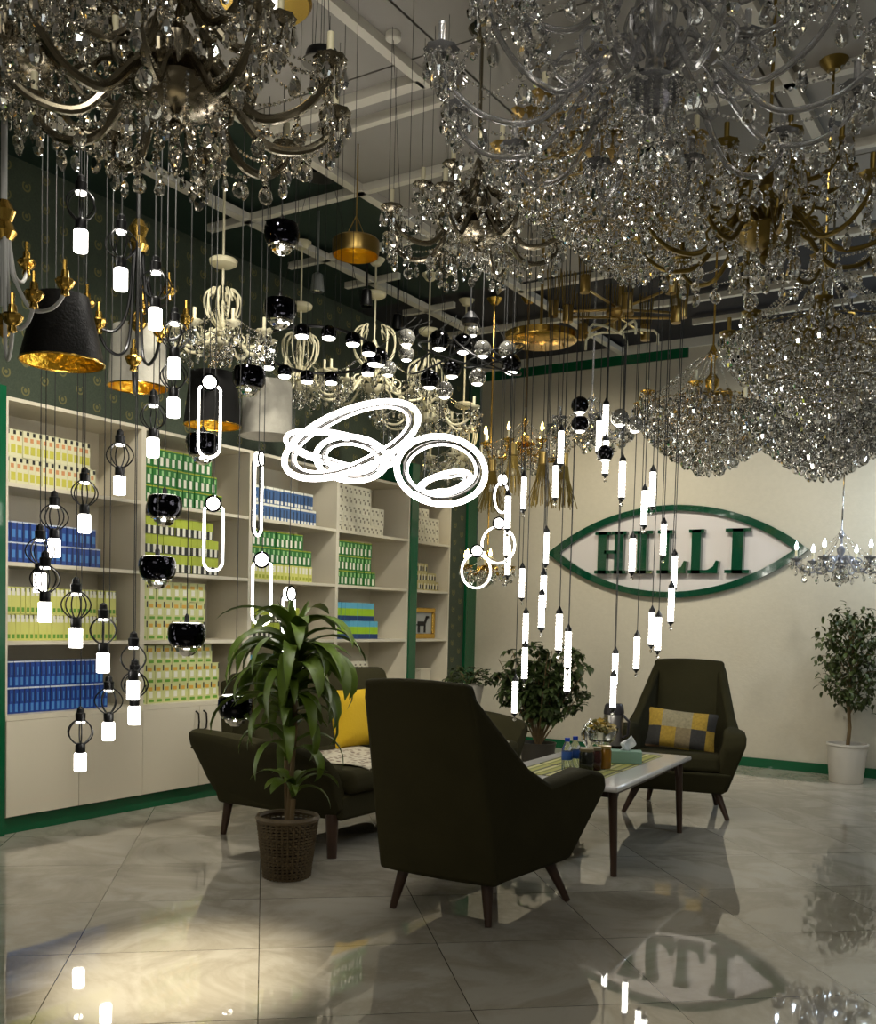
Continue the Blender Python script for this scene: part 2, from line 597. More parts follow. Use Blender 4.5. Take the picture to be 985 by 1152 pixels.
def carton(kind):
    """one carton, front face towards +x, origin at the bottom back centre"""
    if kind in CK:
        return CK[kind]
    b = MB()
    if kind == 'tall':
        w, h, d = .040, .150, .05
        ms = [col('c_cream', (212, 208, 170)), col('c_yellow', (190, 184, 70)), col('c_black', (30, 30, 26)), col('c_orange', (200, 140, 90))]
        b.box((d / 2, 0, h / 2), (d, w, h))
        b.box((d, .002, h * .30), (.002, w * .7, h * .30), 1).box((d, -.004, h * .68), (.002, w * .5, h * .16), 3)
        b.box((d, w * .25, h * .9), (.002, w * .4, h * .15), 2)
    elif kind == 'blue':
        w, h, d = .040, .114, .05
        ms = [col('c_blue', (28, 66, 140)), col('c_pale', (200, 208, 220)), col('c_deep', (20, 36, 84)), col('c_sky', (70, 128, 190))]
        b.box((d / 2, 0, h / 2), (d, w, h))
        b.box((d, 0, h * .96), (.002, w, h * .07), 1).box((d, .004, h * .42), (.002, w * .5, h * .38), 3)
        b.box((d, -w * .35, h * .5), (.002, w * .22, h * .9), 2)
    elif kind == 'deepblue':
        w, h, d = .033, .148, .05
        ms = [col('c_royal', (14, 60, 140)), col('c_pale', (200, 208, 220)), col('c_deep', (20, 36, 84)), col('c_sky', (70, 128, 190))]
        b.box((d / 2, 0, h / 2), (d, w, h))
        b.box((d, 0, h * .965), (.002, w, h * .06), 1).box((d, .003, h * .22), (.002, w * .5, h * .3), 3)
        b.box((d, -w * .3, h * .65), (.002, w * .25, h * .55), 2).box((d, .008, h * .62), (.002, w * .2, h * .3), 3)
    elif kind == 'lemon':
        w, h, d = .0275, .150, .05
        ms = [col('c_lemon', (204, 204, 110)), col('c_white', (224, 222, 206)), col('c_black', (30, 30, 26)), col('c_leaf', (96, 150, 40))]
        b.box((d / 2, 0, h / 2), (d, w, h))
        b.box((d, 0, h * .82), (.002, w * .7, h * .26), 1).box((d, w * .35, h * .9), (.002, w * .25, h * .14), 2)
        b.box((d, 0, h * .16), (.002, w * .6, h * .16), 3)
    elif kind == 'lime':
        w, h, d = .039, .118, .05
        ms = [col('c_lemon', (204, 204, 110)), col('c_white', (224, 222, 206)), col('c_olive', (150, 160, 40))]
        b.box((d / 2, 0, h / 2), (d, w, h))
        b.box((d, 0, h * .7), (.002, w * .6, h * .4), 1).box((d, .004, h * .2), (.002, w * .6, h * .2), 2)
    elif kind == 'green':
        w, h, d = .05, .118, .05
        ms = [col('c_forest', (34, 106, 40)), col('c_white', (224, 222, 206)), col('c_olive', (150, 160, 40)), col('c_mint', (150, 196, 130))]
        b.box((d / 2, 0, h / 2), (d, w, h))
        b.box((d, 0, h * .965), (.002, w, h * .07), 2).box((d, -.006, h * .33), (.002, w * .45, h * .45), 1)
        b.box((d, .008, h * .72), (.002, w * .3, h * .26), 3)
    elif kind == 'limeblack':
        w, h, d = .048, .118, .05
        ms = [col('c_lime', (164, 176, 54)), col('c_white', (224, 222, 206)), col('c_black', (30, 30, 26))]
        b.box((d / 2, 0, h / 2), (d, w, h))
        b.box((d, 0, h * .26), (.002, w, h * .46), 2).box((d + .001, 0, h * .28), (.002, w * .45, h * .44), 1)
    elif kind == 'cream':
        w, h, d = .070, .125, .05
        ms = [col('c_cream2', (196, 198, 136)), col('c_white', (224, 222, 206)), col('c_black', (30, 30, 26)), col('c_leaf', (96, 150, 40)), col('c_orange2', (206, 160, 60))]
        b.box((d / 2, 0, h / 2), (d, w, h))
        b.box((d, w * .45, h * .82), (.002, w * .14, h * .3), 2).box((d, .0, h * .14), (.002, w * .6, h * .14), 3)
        b.box((d, -.004, h * .45), (.002, w * .4, h * .32), 1).box((d, -.01, h * .75), (.002, w * .5, h * .18), 4)
    elif kind == 'steel':
        w, h, d = .037, .120, .05
        ms = [col('c_steel', (60, 92, 136)), col('c_white', (224, 222, 206)), col('c_black', (30, 30, 26))]
        b.box((d / 2, 0, h / 2), (d, w, h))
        b.box((d, 0, h * .93), (.002, w, h * .14), 1).box((d, .005, h * .14), (.002, w * .6, h * .2), 1).box((d, -.012, h * .5), (.002, w * .2, h * .5), 2)
    elif kind == 'white':
        w, h, d = .060, .074, .05
        ms = [col('c_offwhite', (214, 208, 184)), col('c_grey', (120, 112, 92)), col('c_black', (30, 30, 26))]
        b.box((d / 2, 0, h / 2), (d, w, h))
        b.box((d, -.008, h * .62), (.002, w * .35, h * .2), 1).box((d, .01, h * .3), (.002, w * .25, h * .3), 1)
    elif kind == 'stripe':
        w, h, d = .055, .148, .05
        ms = [col('c_aqua', (90, 168, 196)), col('c_chart', (150, 190, 30)), col('c_navy', (24, 56, 104))]
        b.box((d / 2, 0, h / 2), (d, w, h))
        b.box((d, 0, h * .48), (.002, w, h * .40), 1).box((d, 0, h * .14), (.002, w, h * .28), 2)
    elif kind == 'dark':
        w, h, d = .048, .080, .05
        ms = [col('c_mixed', (176, 164, 110)), col('c_black', (30, 30, 26)), col('c_white', (224, 222, 206))]
        b.box((d / 2, 0, h / 2), (d, w, h))
        b.box((d, .008, h * .4), (.002, w * .4, h * .5), 1).box((d, -.012, h * .5), (.002, w * .25, h * .6), 2)
    CK[kind] = (b.mesh(kind + '_carton', ms, False), w, h)
    return CK[kind]


DESC = {'lime': ('pale_lime_lamp_box', 'pale lime lamp box'), 'tall': ('tall_lamp_box', 'tall cream and yellow lamp box'), 'blue': ('blue_lamp_box', 'blue lamp box with pale top band'),
        'deepblue': ('royal_blue_lamp_box', 'royal blue lamp box'), 'lemon': ('lemon_lamp_box', 'slim lemon yellow lamp box'),
        'green': ('green_lamp_box', 'green and white lamp box'), 'limeblack': ('lime_lamp_box', 'lime box with black lower half'),
        'cream': ('cream_lamp_box', 'cream box with black notch'), 'steel': ('steel_blue_lamp_box', 'steel blue and white lamp box'),
        'white': ('white_lamp_box', 'off-white lamp box'), 'stripe': ('striped_lamp_box', 'aqua, lime and navy striped box'),
        'dark': ('speckled_lamp_box', 'small black and yellow box')}
ROWN = {1: ['only row'], 2: ['bottom row', 'top row'], 3: ['bottom row', 'middle row', 'top row'],
        4: ['bottom row', 'second row up', 'third row up', 'top row'], 5: ['bottom row', 'second row up', 'middle row', 'fourth row up', 'top row']}


def stack(unit, shelf, rows, off=0.03):
    """rows: list from bottom (kind, count)"""
    y0, y1 = UN[unit]
    z = SH[shelf] + .0005
    for ri, (kind, n) in enumerate(rows):
        me, w, h = carton(kind)
        nm, ds = DESC[kind]
        n = min(n, int((y1 - y0 - off - .03) / (w + .0015)))
        for i in range(n):
            o = bpy.data.objects.new(nm, me)
            COL.objects.link(o)
            o.location = (XF - .115 + rnd.uniform(-.004, .004), y0 + off + w / 2 + i * (w + .0015), z)
            o.rotation_euler = (0, 0, rnd.uniform(-.025, .025))
            s = 'shelf %s' % ('at the top' if shelf == 1 else '')
            sn = {1: 'top shelf', 2: 'second shelf', 3: 'third shelf', 4: 'counter'}[shelf]
            tag(o, '%s, %s in %s, %s, %s' % (ds, ORD[i + 1], ROWN[len(rows)][ri], sn, UNAME[unit]), 'box',
                'lamp boxes on %s of %s' % (sn, UNAME[unit]))
        z += h + .001


stack(0, 1, [('tall', 15), ('tall', 14)])
stack(0, 2, [('blue', 16), ('blue', 15)])
stack(0, 3, [('lemon', 27), ('lemon', 27)])
stack(0, 4, [('deepblue', 21), ('deepblue', 20)])
stack(1, 1, [('green', 14), ('green', 13), ('green', 12)])
stack(1, 2, [('limeblack', 14), ('limeblack', 14), ('limeblack', 13)])
stack(1, 3, [('cream', 8), ('cream', 8), ('cream', 8)])
stack(1, 4, [('cream', 10), ('cream', 10), ('cream', 9)])
stack(2, 1, [('steel', 20), ('steel', 19)])
stack(2, 2, [('lime', 18), ('green', 14), ('green', 12)])
stack(2, 3, [('limeblack', 12), ('limeblack', 12)])
stack(2, 4, [('stripe', 8), ('stripe', 8)])
stack(3, 1, [('white', 11), ('white', 11), ('white', 11), ('white', 8), ('white', 8)])
stack(3, 2, [('green', 11), ('green', 10), ('green', 10)])
stack(3, 3, [('stripe', 11), ('stripe', 10)])
stack(3, 4, [('white', 8), ('white', 8), ('white', 8)])
stack(4, 1, [('white', 7), ('white', 7), ('white', 7), ('white', 4)])
stack(4, 2, [('dark', 9), ('dark', 8), ('dark', 5)])

# framed picture of a horse, figurines on the counter of the end unit
t = thing('picture_frame', 'gold framed picture of a dark horse on the narrow shelf', 'picture', (XF - .10, 7.72, SH[3] + .001))
fr = MB()
for (a, b_, c, d) in ((-.2, .2, 0, .045), (-.2, .2, .235, .28), (-.2, -.155, .045, .235), (.155, .2, .045, .235)):
    fr.bb(0, .025, a, b_, c, d)
fr.obj('frame', M_GOLD, t, False, bevel=.008)
MB().bb(.002, .008, -.156, .156, .044, .236).obj('canvas', mat('canvas_grey', (160, 160, 152), .8), t, False)
hb = MB()
hb.box((.011, -.01, .135), (.004, .13, .04)).box((.011, .06, .17), (.004, .03, .06), 0, Matrix.Rotation(-.5, 3, 'X')).box((.011, .085, .195), (.004, .05, .022))
for y_ in (-.065, -.045, .035, .05):
    hb.box((.011, y_, .09), (.004, .012, .07))
hb.box((.011, -.085, .125), (.004, .03, .012))
hb.obj('horse_motif', M_BLACK, t, False)
t = thing('figurine', 'small dark and white figurine on the end unit counter', 'figurine', (XF - .12, 7.56, SH[4]))
MB().lathe([(0, 0), (.045, 0), (.05, .05), (.04, .12), (.02, .16), (0, .17)], 12).obj('body', mat('navy_glaze', (26, 32, 60), .2), t)
MB().ball((0, 0, .2), .035).obj('head', mat('white_glaze', (200, 200, 205), .2), t)
MB().box((.03, .0, .08), (.03, .04, .07)).obj('apron', MATS['white_glaze'], t, bevel=.01)
t = thing('white_carton', 'plain white carton on the end unit counter behind sofa', 'box', (XF - .12, 7.78, SH[4]))
MB().bb(-.04, .04, -.08, .08, 0, .12).obj('body', M_CAB, t, False, bevel=.003)
MB().bb(-.045, .045, -.085, .085, .12, .135).obj('lid', M_CAB, t, False)

# ------------------------------------------------------------------ the sign
xl, xr, zc, hh = -4.505, -2.005, 1.935, 0.43
t = thing('wall_sign', 'green lens-shaped wall sign reading HILLI in slab letters', 'sign', ((xl + xr) / 2, YB, zc))
hw = (xr - xl) / 2


def lens_pts(w, h, n=28):
    R = (w * w + h * h) / (2 * h)
    a = math.asin(w / R)
    top = [Vector((R * sin(-a + 2 * a * i / n), 0, R * cos(-a + 2 * a * i / n) - (R - h))) for i in range(n + 1)]
    return top + [Vector((-p.x, 0, -p.z)) for p in top[1:-1]]


o_ = lens_pts(hw, hh)
i_ = lens_pts(hw - .125, hh - .055)
n_ = len(o_)
b = MB()
vs = [p + Vector((0, -.05, 0)) for p in o_] + [p + Vector((0, -.05, 0)) for p in i_] + [p + Vector((0, -.005, 0)) for p in o_] + [p + Vector((0, -.005, 0)) for p in i_]
fs = []
for i in range(n_):
    j = (i + 1) % n_
    fs += [(i, j, n_ + j, n_ + i), (2 * n_ + j, 2 * n_ + i, 3 * n_ + i, 3 * n_ + j), (i, 2 * n_ + i, 2 * n_ + j, j), (n_ + j, 3 * n_ + j, 3 * n_ + i, n_ + i)]
b.add(vs, fs)
b.obj('border', M_SIGN, t, False)
b = MB()
b.add([p + Vector((0, -.012, 0)) for p in i_] + [p + Vector((0, -.002, 0)) for p in i_],
      [tuple(range(n_))[::-1]] + [tuple(range(n_, 2 * n_))])
b.obj('backing_panel', M_SIGNB, t, False, label='pale backing panel')


def glyph(kind, x0, x1, z0=-.205, z1=.195):
    b = MB()
    w = x1 - x0
    s = .03
    y0, y1 = -.075, -.012

    def bar(a, c, d, e):
        b.bb(x0 + a, x0 + c, y0, y1, d, e)
    if kind == 'H':
        st = w * .27
        for a in (w * .10, w * .90 - st):
            bar(a, a + st, z0, z1)
            bar(a - w * .10, a + st + w * .10, z0, z0 + s)
            bar(a - w * .10, a + st + w * .10, z1 - s, z1)
        bar(w * .3, w * .7, -.015, .015)
    if kind == 'I':
        bar(w * .28, w * .72, z0, z1)
        bar(0, w, z0, z0 + s)
        bar(0, w, z1 - s, z1)
    if kind == 'L':
        st = w * .30
        bar(w * .10, w * .10 + st, z0, z1)
        bar(0, w * .5, z1 - s, z1)
        bar(0, w * .97, z0, z0 + s)
        b.add([(x0 + w * .62, y0, z0 + s), (x0 + w * .97, y0, z0 + s), (x0 + w, y0, z0 + .11), (x0 + w * .9, y0, z0 + .115), (x0 + w * .82, y0, z0 + .06),
               (x0 + w * .62, y1, z0 + s), (x0 + w * .97, y1, z0 + s), (x0 + w, y1, z0 + .11), (x0 + w * .9, y1, z0 + .115), (x0 + w * .82, y1, z0 + .06)],
              [(0, 1, 2, 3, 4), (9, 8, 7, 6, 5), (0, 5, 6, 1), (1, 6, 7, 2), (2, 7, 8, 3), (3, 8, 9, 4), (4, 9, 5, 0)])
    return b


cx = (xl + xr) / 2
for kd, pa, pb in (('H', 670, 705), ('I', 711, 734.5), ('L', 740, 773.5), ('L', 775, 809.5), ('I', 816, 844)):
    xa, xb = on_back(pa, 620, YB - .05).x - cx, on_back(pb, 620, YB - .05).x - cx
    glyph(kd, xa, xb).obj('letter', M_SIGN, t, False)

# ------------------------------------------------------------------ armchairs


def solid(outer, inner):
    n = len(outer)
    b = MB()
    fs = [tuple(range(n)), tuple(range(n, 2 * n))[::-1]]
    for i in range(n):
        j = (i + 1) % n
        fs.append((i, n + i, n + j, j))
    return b.add(list(outer) + list(inner), fs)


def make_armchair(label, loc, rz):
    t = thing('armchair', label, 'armchair', loc, rz, 'dark green armchairs')
    # seat frame, seat cushion, back panel, two wings with arms
    b = MB()
    hx = [(-.26, -.31), (.26, -.31), (.31, .31), (-.31, .31)]
    hx2 = [(-.29, -.34), (.29, -.34), (.36, .38), (-.36, .38)]
    b.add([(x, y, .17) for x, y in hx] + [(x, y, .31) for x, y in hx2],
          [(3, 2, 1, 0), (4, 5, 6, 7), (0, 1, 5, 4), (1, 2, 6, 5), (2, 3, 7, 6), (3, 0, 4, 7)])
    b.obj('seat_frame', M_VELVET, t, bevel=.02)
    b = MB()
    b.add([(-.27, -.26, .31), (.27, -.26, .31), (.29, .37, .31), (-.29, .37, .31), (-.27, -.26, .40), (.27, -.26, .40), (.29, .38, .43), (-.29, .38, .43)],
          [(3, 2, 1, 0), (4, 5, 6, 7), (0, 1, 5, 4), (1, 2, 6, 5), (2, 3, 7, 6), (3, 0, 4, 7)])
    b.obj('seat_cushion', M_VELVET, t, bevel=.035, bseg=4)
    # back: gently bowed panel
    nx, nz = 7, 9
    vs, fs = [], []
    for side in (0, 1):
        for i in range(nz):
            q = i / (nz - 1)
            z = .175 + .825 * q
            w = .285 + .01 * sin(q * PI) - .042 * q
            y = -.33 - .21 * q + .01 * sin(q * PI)
            th = .10 - .03 * q
            for j in range(nx):
                u = j / (nx - 1) * 2 - 1
                bow = .02 * (1 - u * u)
                if side == 0:
                    vs.append((u * w, y - bow, z + (.012 * (1 - u * u) if i == nz - 1 else 0)))
                else:
                    vs.append((u * w, y + th + .02 * sin(q * PI) - bow, z + (.012 * (1 - u * u) if i == nz - 1 else 0)))
    N_ = nx * nz
    for i in range(nz - 1):
        for j in range(nx - 1):
            a = i * nx + j
            fs.append((a, a + 1, a + nx + 1, a + nx))
            fs.append((N_ + a, N_ + a + nx, N_ + a + nx + 1, N_ + a + 1))
    for j in range(nx - 1):
        fs.append((j, N_ + j, N_ + j + 1, j + 1))
        a = (nz - 1) * nx + j
        fs.append((a, a + 1, N_ + a + 1, N_ + a))
    for i in range(nz - 1):
        a = i * nx
        fs.append((a, a + nx, N_ + a + nx, N_ + a))
        a = i * nx + nx - 1
        fs.append((a, N_ + a, N_ + a + nx, a + nx))
    MB().add(vs, fs).obj('backrest', M_VELVET, t, bevel=.022, bseg=3)
    for s in (-1, 1):
        outer = [(.285, -.325, .175), (.325, .315, .175), (.445, .45, .50), (.445, .42, .575), (.40, .30, .60), (.375, -.02, .575), (.345, -.16, .65), (.252, -.535, .995)]
        inner = [(.19, -.25, .185), (.235, .30, .185), (.30, .43, .48), (.29, .40, .57), (.29, .30, .60), (.285, -.02, .575), (.275, -.14, .64), (.195, -.485, .985)]
        outer = [(x * s, y, z) for x, y, z in outer]
        inner = [(x * s, y, z) for x, y, z in inner]
        b = solid(outer, inner) if s < 0 else solid(inner, outer)
        b.obj('side_wing', M_VELVET, t, bevel=.028, bseg=4)
    for x0, y0, x1, y1 in ((-.20, -.25, -.235, -.29), (.20, -.25, .235, -.29), (-.25, .22, -.335, .27), (.25, .22, .335, .27)):
        MB().tube([(x0, y0, .19), (x1, y1, 0.0)], [.028, .015], 10).obj('leg', M_WOOD, t)
    return t


make_armchair('dark green armchair seen from behind, in the middle of the room', (-2.22, 3.86, 0), math.radians(1))
make_armchair('dark green armchair facing us, patchwork cushion on seat, by back wall', (-2.25, 6.68, 0), math.radians(180 + 14))


def pillow(name, label, loc, rot, w, h, d, m, group=None):
    n = 12
    b = MB()
    for s in (0, 1):
        vs = []
        for i in range(n + 1):
            for j in range(n + 1):
                u, v = i / n * 2 - 1, j / n * 2 - 1
                e = (1 - u ** 4) * (1 - v ** 4)
                px = u * w / 2 * (1 - .06 * (1 - v * v))
                pz = v * h / 2 * (1 - .06 * (1 - u * u))
                vs.append((px, (1 if s else -1) * (d / 2 * max(e, 0) ** .55), pz))
        fs = []
        for i in range(n):
            for j in range(n):
                a = i * (n + 1) + j
                q = (a, a + 1, a + n + 2, a + n + 1)
                fs.append(q if s else q[::-1])
        b.add(vs, fs)
    o = b.obj(name, m, subd=1)
    o.location = loc
    o.rotation_euler = rot
    tag(o, label, 'cushion', group)
    return o


def patch_mat():
    m, nt, b, N, L = nodes_of('patchwork')
    tc = N('ShaderNodeTexCoord')
    sp = N('ShaderNodeSeparateXYZ')
    L(tc.outputs['Object'], sp.inputs[0])
    cb = N('ShaderNodeCombineXYZ')
    L(mathn(nt, 'FLOOR', mathn(nt, 'DIVIDE', mathn(nt, 'ADD', sp.outputs[0], 5.03), .098)), cb.inputs[0])
    L(mathn(nt, 'FLOOR', mathn(nt, 'DIVIDE', mathn(nt, 'ADD', sp.outputs[2], 5.06), .13)), cb.inputs[1])
    wn = N('ShaderNodeTexWhiteNoise')
    L(cb.outputs[0], wn.inputs['Vector'])
    cr = N('ShaderNodeValToRGB')
    cr.color_ramp.interpolation = 'CONSTANT'
    cols = [(150, 132, 96), (196, 160, 58), (62, 60, 56), (172, 160, 126), (88, 92, 40), (120, 92, 62)]
    cr.color_ramp.elements[0].color = lin(cols[0])
    cr.color_ramp.elements[1].position = 1 / 6
    cr.color_ramp.elements[1].color = lin(cols[1])
    for i in range(2, 6):
        e = cr.color_ramp.elements.new(i / 6)
        e.color = lin(cols[i])
    L(wn.outputs['Value'], cr.inputs[0])
    n = N('ShaderNodeTexNoise')
    n.inputs['Scale'].default_value = 60
    L(tc.outputs['Object'], n.inputs['Vector'])
    mx = N('ShaderNodeMixRGB')
    mx.blend_type = 'MULTIPLY'
    mx.inputs[0].default_value = .6
    L(cr.outputs[0], mx.inputs[1])
    L(n.outputs['Fac'], mx.inputs[2])
    L(mx.outputs[0], b.inputs['Base Color'])
    b.inputs['Roughness'].default_value = .85
    return m


pillow('patchwork_cushion', 'patchwork cushion of mustard, grey and brown squares on far armchair', (-2.215, 6.58, .55),
       (math.radians(-14), math.radians(4), math.radians(14)), .46, .27, .11, patch_mat())

# ------------------------------------------------------------------ sofa (faces +x)
t = thing('sofa', 'dark green two-seat velvet sofa with flared arms beside the shelves', 'sofa', (-3.68, 5.08, 0), 0)
b = MB()
lo = [(-.38, -.94), (.50, -.94), (.50, .94), (-.38, .94)]
hi = [(-.40, -.97), (.52, -.97), (.52, .97), (-.40, .97)]
b.add([(x, y, .19) for x, y in lo] + [(x, y, .33) for x, y in hi],
      [(3, 2, 1, 0), (4, 5, 6, 7), (0, 1, 5, 4), (1, 2, 6, 5), (2, 3, 7, 6), (3, 0, 4, 7)])
b.obj('seat_frame', M_VELVET, t, bevel=.02)
for s in (-1, 1):
    MB().bb(-.25, .56, s * .012, s * .93, .33, .455).obj('seat_cushion', M_VELVET, t, bevel=.045, bseg=4)
for s in (-1, 1):
    b = MB()
    y0, y1 = s * .006, s * .72
    b.add([(-.44, y0, .2), (-.2, y0, .33), (-.2, y1, .33), (-.44, y1, .2), (-.56, y0, .92), (-.40, y0, .93), (-.40, y1, .91), (-.56, y1, .90)],
          [(3, 2, 1, 0), (4, 5, 6, 7), (0, 1, 5, 4), (1, 2, 6, 5), (2, 3, 7, 6), (3, 0, 4, 7)] if s > 0 else
          [(0, 1, 2, 3), (7, 6, 5, 4), (4, 5, 1, 0), (5, 6, 2, 1), (6, 7, 3, 2), (7, 4, 0, 3)])
    b.obj('back_cushion', M_VELVET, t, bevel=.05, bseg=5)
# flared, scooped arms: a lofted shell curving round from the back
for s in (-1, 1):
    nx = 9
    secs = []
    for i in range(nx):
        q = i / (nx - 1)
        x = -.48 + 1.02 * q
        flare = .28 * sin(min(1, .45 + q * .75) * PI / 2) - .02 * q
        top = .615 - .05 * q ** 2 + .02 * sin(q * PI)
        if q > .85:
            flare -= .03
        yb = .96 - .05 * (1 - q) ** 3
        th = .13
        sec = [(x + .04 * (1 - q) - .0, yb, .20), (x, yb + .05, .32), (x - .01, yb + flare * .55, .44), (x - .02, yb + flare, top - .06),
               (x - .02, yb + flare + .01, top - .015), (x - .02, yb + flare - .05, top + .005), (x, yb + flare - .14, top - .02), (x, yb + .00, .46), (x, yb - .06, .34), (x, yb - .08, .20)]
        secs.append(sec)
    k_ = len(secs[0])
    vs = [(x, y * s, z) for sec in secs for x, y, z in sec]
    fs = []
    for i in range(nx - 1):
        for j in range(k_):
            jj = (j + 1) % k_
            q = (i * k_ + j, (i + 1) * k_ + j, (i + 1) * k_ + jj, i * k_ + jj)
            fs.append(q if s < 0 else q[::-1])
    fs.append(tuple(range(k_)) if s < 0 else tuple(range(k_))[::-1])
    e = tuple((nx - 1) * k_ + j for j in range(k_))
    fs.append(e[::-1] if s < 0 else e)
    a_ = MB().add(vs, fs).obj('arm', M_VELVET, t, subd=1)
    # piping seam under the roll
    pts = [(sec[2][0], sec[2][1] * s * 1.004, sec[2][2] + .06) for sec in secs]
    MB().tube([(x, y + s * .02, z) for x, y, z in pts], .006, 5).obj('piping', M_VELVET, a_)
MB().add([(-.57, -.72, .20), (-.46, -.72, .2), (-.46, .72, .2), (-.57, .72, .2), (-.60, -.72, .86), (-.50, -.72, .86), (-.50, .72, .86), (-.60, .72, .86)],
         [(3, 2, 1, 0), (4, 5, 6, 7), (0, 1, 5, 4), (1, 2, 6, 5), (2, 3, 7, 6), (3, 0, 4, 7)]).obj('back_shell', M_VELVET, t, bevel=.03)
for x, y in ((-.36, -.86), (.44, -.94), (-.36, .86), (.44, .94)):
    MB().tube([(x, y, .22), (x * 1.06, y * 1.03, 0)], [.03 if x < 0 else .036, .017 if x < 0 else .026], 10).obj('leg', M_WOOD, t)

pillow('yellow_cushion', 'plain yellow square cushion leaning on sofa back', (-3.70, 4.93, .64), (math.radians(-12), 0, math.radians(82)), .38, .36, .14,
       mat('yellow_cotton', (196, 160, 14), .85, bump=.2))


def throw_mat():
    m, nt, b, N, L = nodes_of('lace_throw')
    tc = N('ShaderNodeTexCoord')
    v = N('ShaderNodeTexVoronoi')
    v.inputs['Scale'].default_value = 26
    L(tc.outputs['Object'], v.inputs['Vector'])
    cr = N('ShaderNodeValToRGB')
    cr.color_ramp.elements[0].color = lin((96, 70, 60))
    cr.color_ramp.elements[0].position = .25
    cr.color_ramp.elements[1].color = lin((190, 182, 160))
    cr.color_ramp.elements[1].position = .42
    L(v.outputs['Distance'], cr.inputs[0])
    L(cr.outputs[0], b.inputs['Base Color'])
    b.inputs['Roughness'].default_value = .9
    return m


M_THROW = throw_mat()
for (cy, lab) in ((4.62, 'woven pale and brown throw lying on near sofa seat'), (5.55, 'woven pale throw lying on far sofa seat')):
    n = 16
    vs, fs = [], []
    for i in range(n + 1):
        for j in range(n + 1):
            u, v = i / n * 2 - 1, j / n * 2 - 1
            x = u * .29
            y = v * .33
            z = .006 + .004 * sin(9 * u + 4 * v)
            if u > .8:
                y *= 1 + .03 * sin(v * 26)
            if u > .94:
                x += .012 * sin(v * 30)
                z -= .01
            vs.append((x, y, z))
    for i in range(n):
        for j in range(n):
            a = i * (n + 1) + j
            fs.append((a, a + n + 1, a + n + 2, a + 1))
    o = MB().add(vs, fs).obj('seat_throw', M_THROW, loc=(-3.42, cy, .456))
    sm = o.modifiers.new('thick', 'SOLIDIFY')
    sm.thickness = .006
    sm.offset = 1
    tag(o, lab, 'throw')

# ------------------------------------------------------------------ table
TC = Vector((-2.265, 5.275, 0))
TR = math.radians(4.1)
t = thing('coffee_table', 'low white-topped table with brown legs between the armchairs', 'table', TC, TR)
MB().bb(-.365, .365, -.715, .715, .43, .46).obj('tabletop', M_MARBLE, t, bevel=.012)
MB().bb(-.29, .29, -.60, .60, .385, .43).obj('apron', M_WOOD, t, bevel=.004)
for x, y in ((-.31, -.62), (.31, -.62), (-.31, .62), (.31, .62)):
    l_ = MB().tube([(x, y, .43), (x + (.02 if x > 0 else -.02), y, 0)], [.024, .016], 10).obj('leg', M_WOOD, t)
    MB().add([(x - .01, y, .43), (x + .01, y, .43), (x - .01, y - (.09 if y > 0 else -.09), .43), (x + .01, y - (.09 if y > 0 else -.09), .43), (x - .01, y, .30), (x + .01, y, .30)],
             [(0, 2, 4), (1, 5, 3), (0, 1, 3, 2), (2, 3, 5, 4), (4, 5, 1, 0)]).obj('brace', M_WOOD, l_, False)


def runner_mat():
    m, nt, b, N, L = nodes_of('striped_mat')
    tc = N('ShaderNodeTexCoord')
    sp = N('ShaderNodeSeparateXYZ')
    L(tc.outputs['Object'], sp.inputs[0])
    cr = N('ShaderNodeValToRGB')
    cr.color_ramp.interpolation = 'CONSTANT'
    cr.color_ramp.elements[0].color = lin((152, 150, 70))
    cr.color_ramp.elements[1].position = .33
    cr.color_ramp.elements[1].color = lin((84, 84, 40))
    e = cr.color_ramp.elements.new(.55)
    e.color = lin((186, 180, 120))
    e = cr.color_ramp.elements.new(.8)
    e.color = lin((120, 122, 48))
    L(mathn(nt, 'FRACT', mathn(nt, 'MULTIPLY', sp.outputs[0], 11)), cr.inputs[0])
    L(cr.outputs[0], b.inputs['Base Color'])
    b.inputs['Roughness'].default_value = .7
    return m


M_RUN = runner_mat()
for dy, lab in ((-.40, 'green striped place mat at the near end of white table'), (.40, 'green striped place mat under the tissue box end of table'), (0.0, 'green striped place mat in the middle of table')):
    o = MB().bb(-.24, .24, -.185, .185, 0, .003).obj('place_mat', M_RUN, None, False)
    o.location = TC + Matrix.Rotation(TR, 3, 'Z') @ Vector((-.02, dy, .461))
    o.rotation_euler = (0, 0, TR)
    tag(o, lab, 'place mat', 'striped place mats')

TZ = .4645
M_WATER = mat('bottle_plastic', (226, 236, 244), .05, trans=.9, ior=1.33)
M_BLUECAP = mat('blue_cap', (20, 60, 170), .4)
M_LABELB = mat('blue_label', (40, 80, 150), .5)
for (px, py, h, lab) in ((637, 866, .17, 'small clear water bottle, blue cap, left of its twin'), (646, 864, .17, 'small clear water bottle with blue cap beside dark jar')):
    p = atz(px, py, TZ)
    t = thing('water_bottle', lab, 'bottle', p, 0, 'water bottles on table')
    MB().lathe([(0, 0), (.026, .0), (.028, .01), (.028, .05), (.026, .06), (.028, .07), (.028, .115), (.018, .14), (.012, .15), (.012, .157)], 16).obj('body', M_WATER, t)
    MB().lathe([(.0285, .055), (.0292, .056), (.0292, .098), (.0285, .1)], 16).obj('paper_label', M_LABELB, t, label='blue and white label')
    MB().lathe([(.0, .153), (.0145, .153), (.0145, .172), (0, .172)], 14).obj('cap', M_BLUECAP, t, label='blue cap')
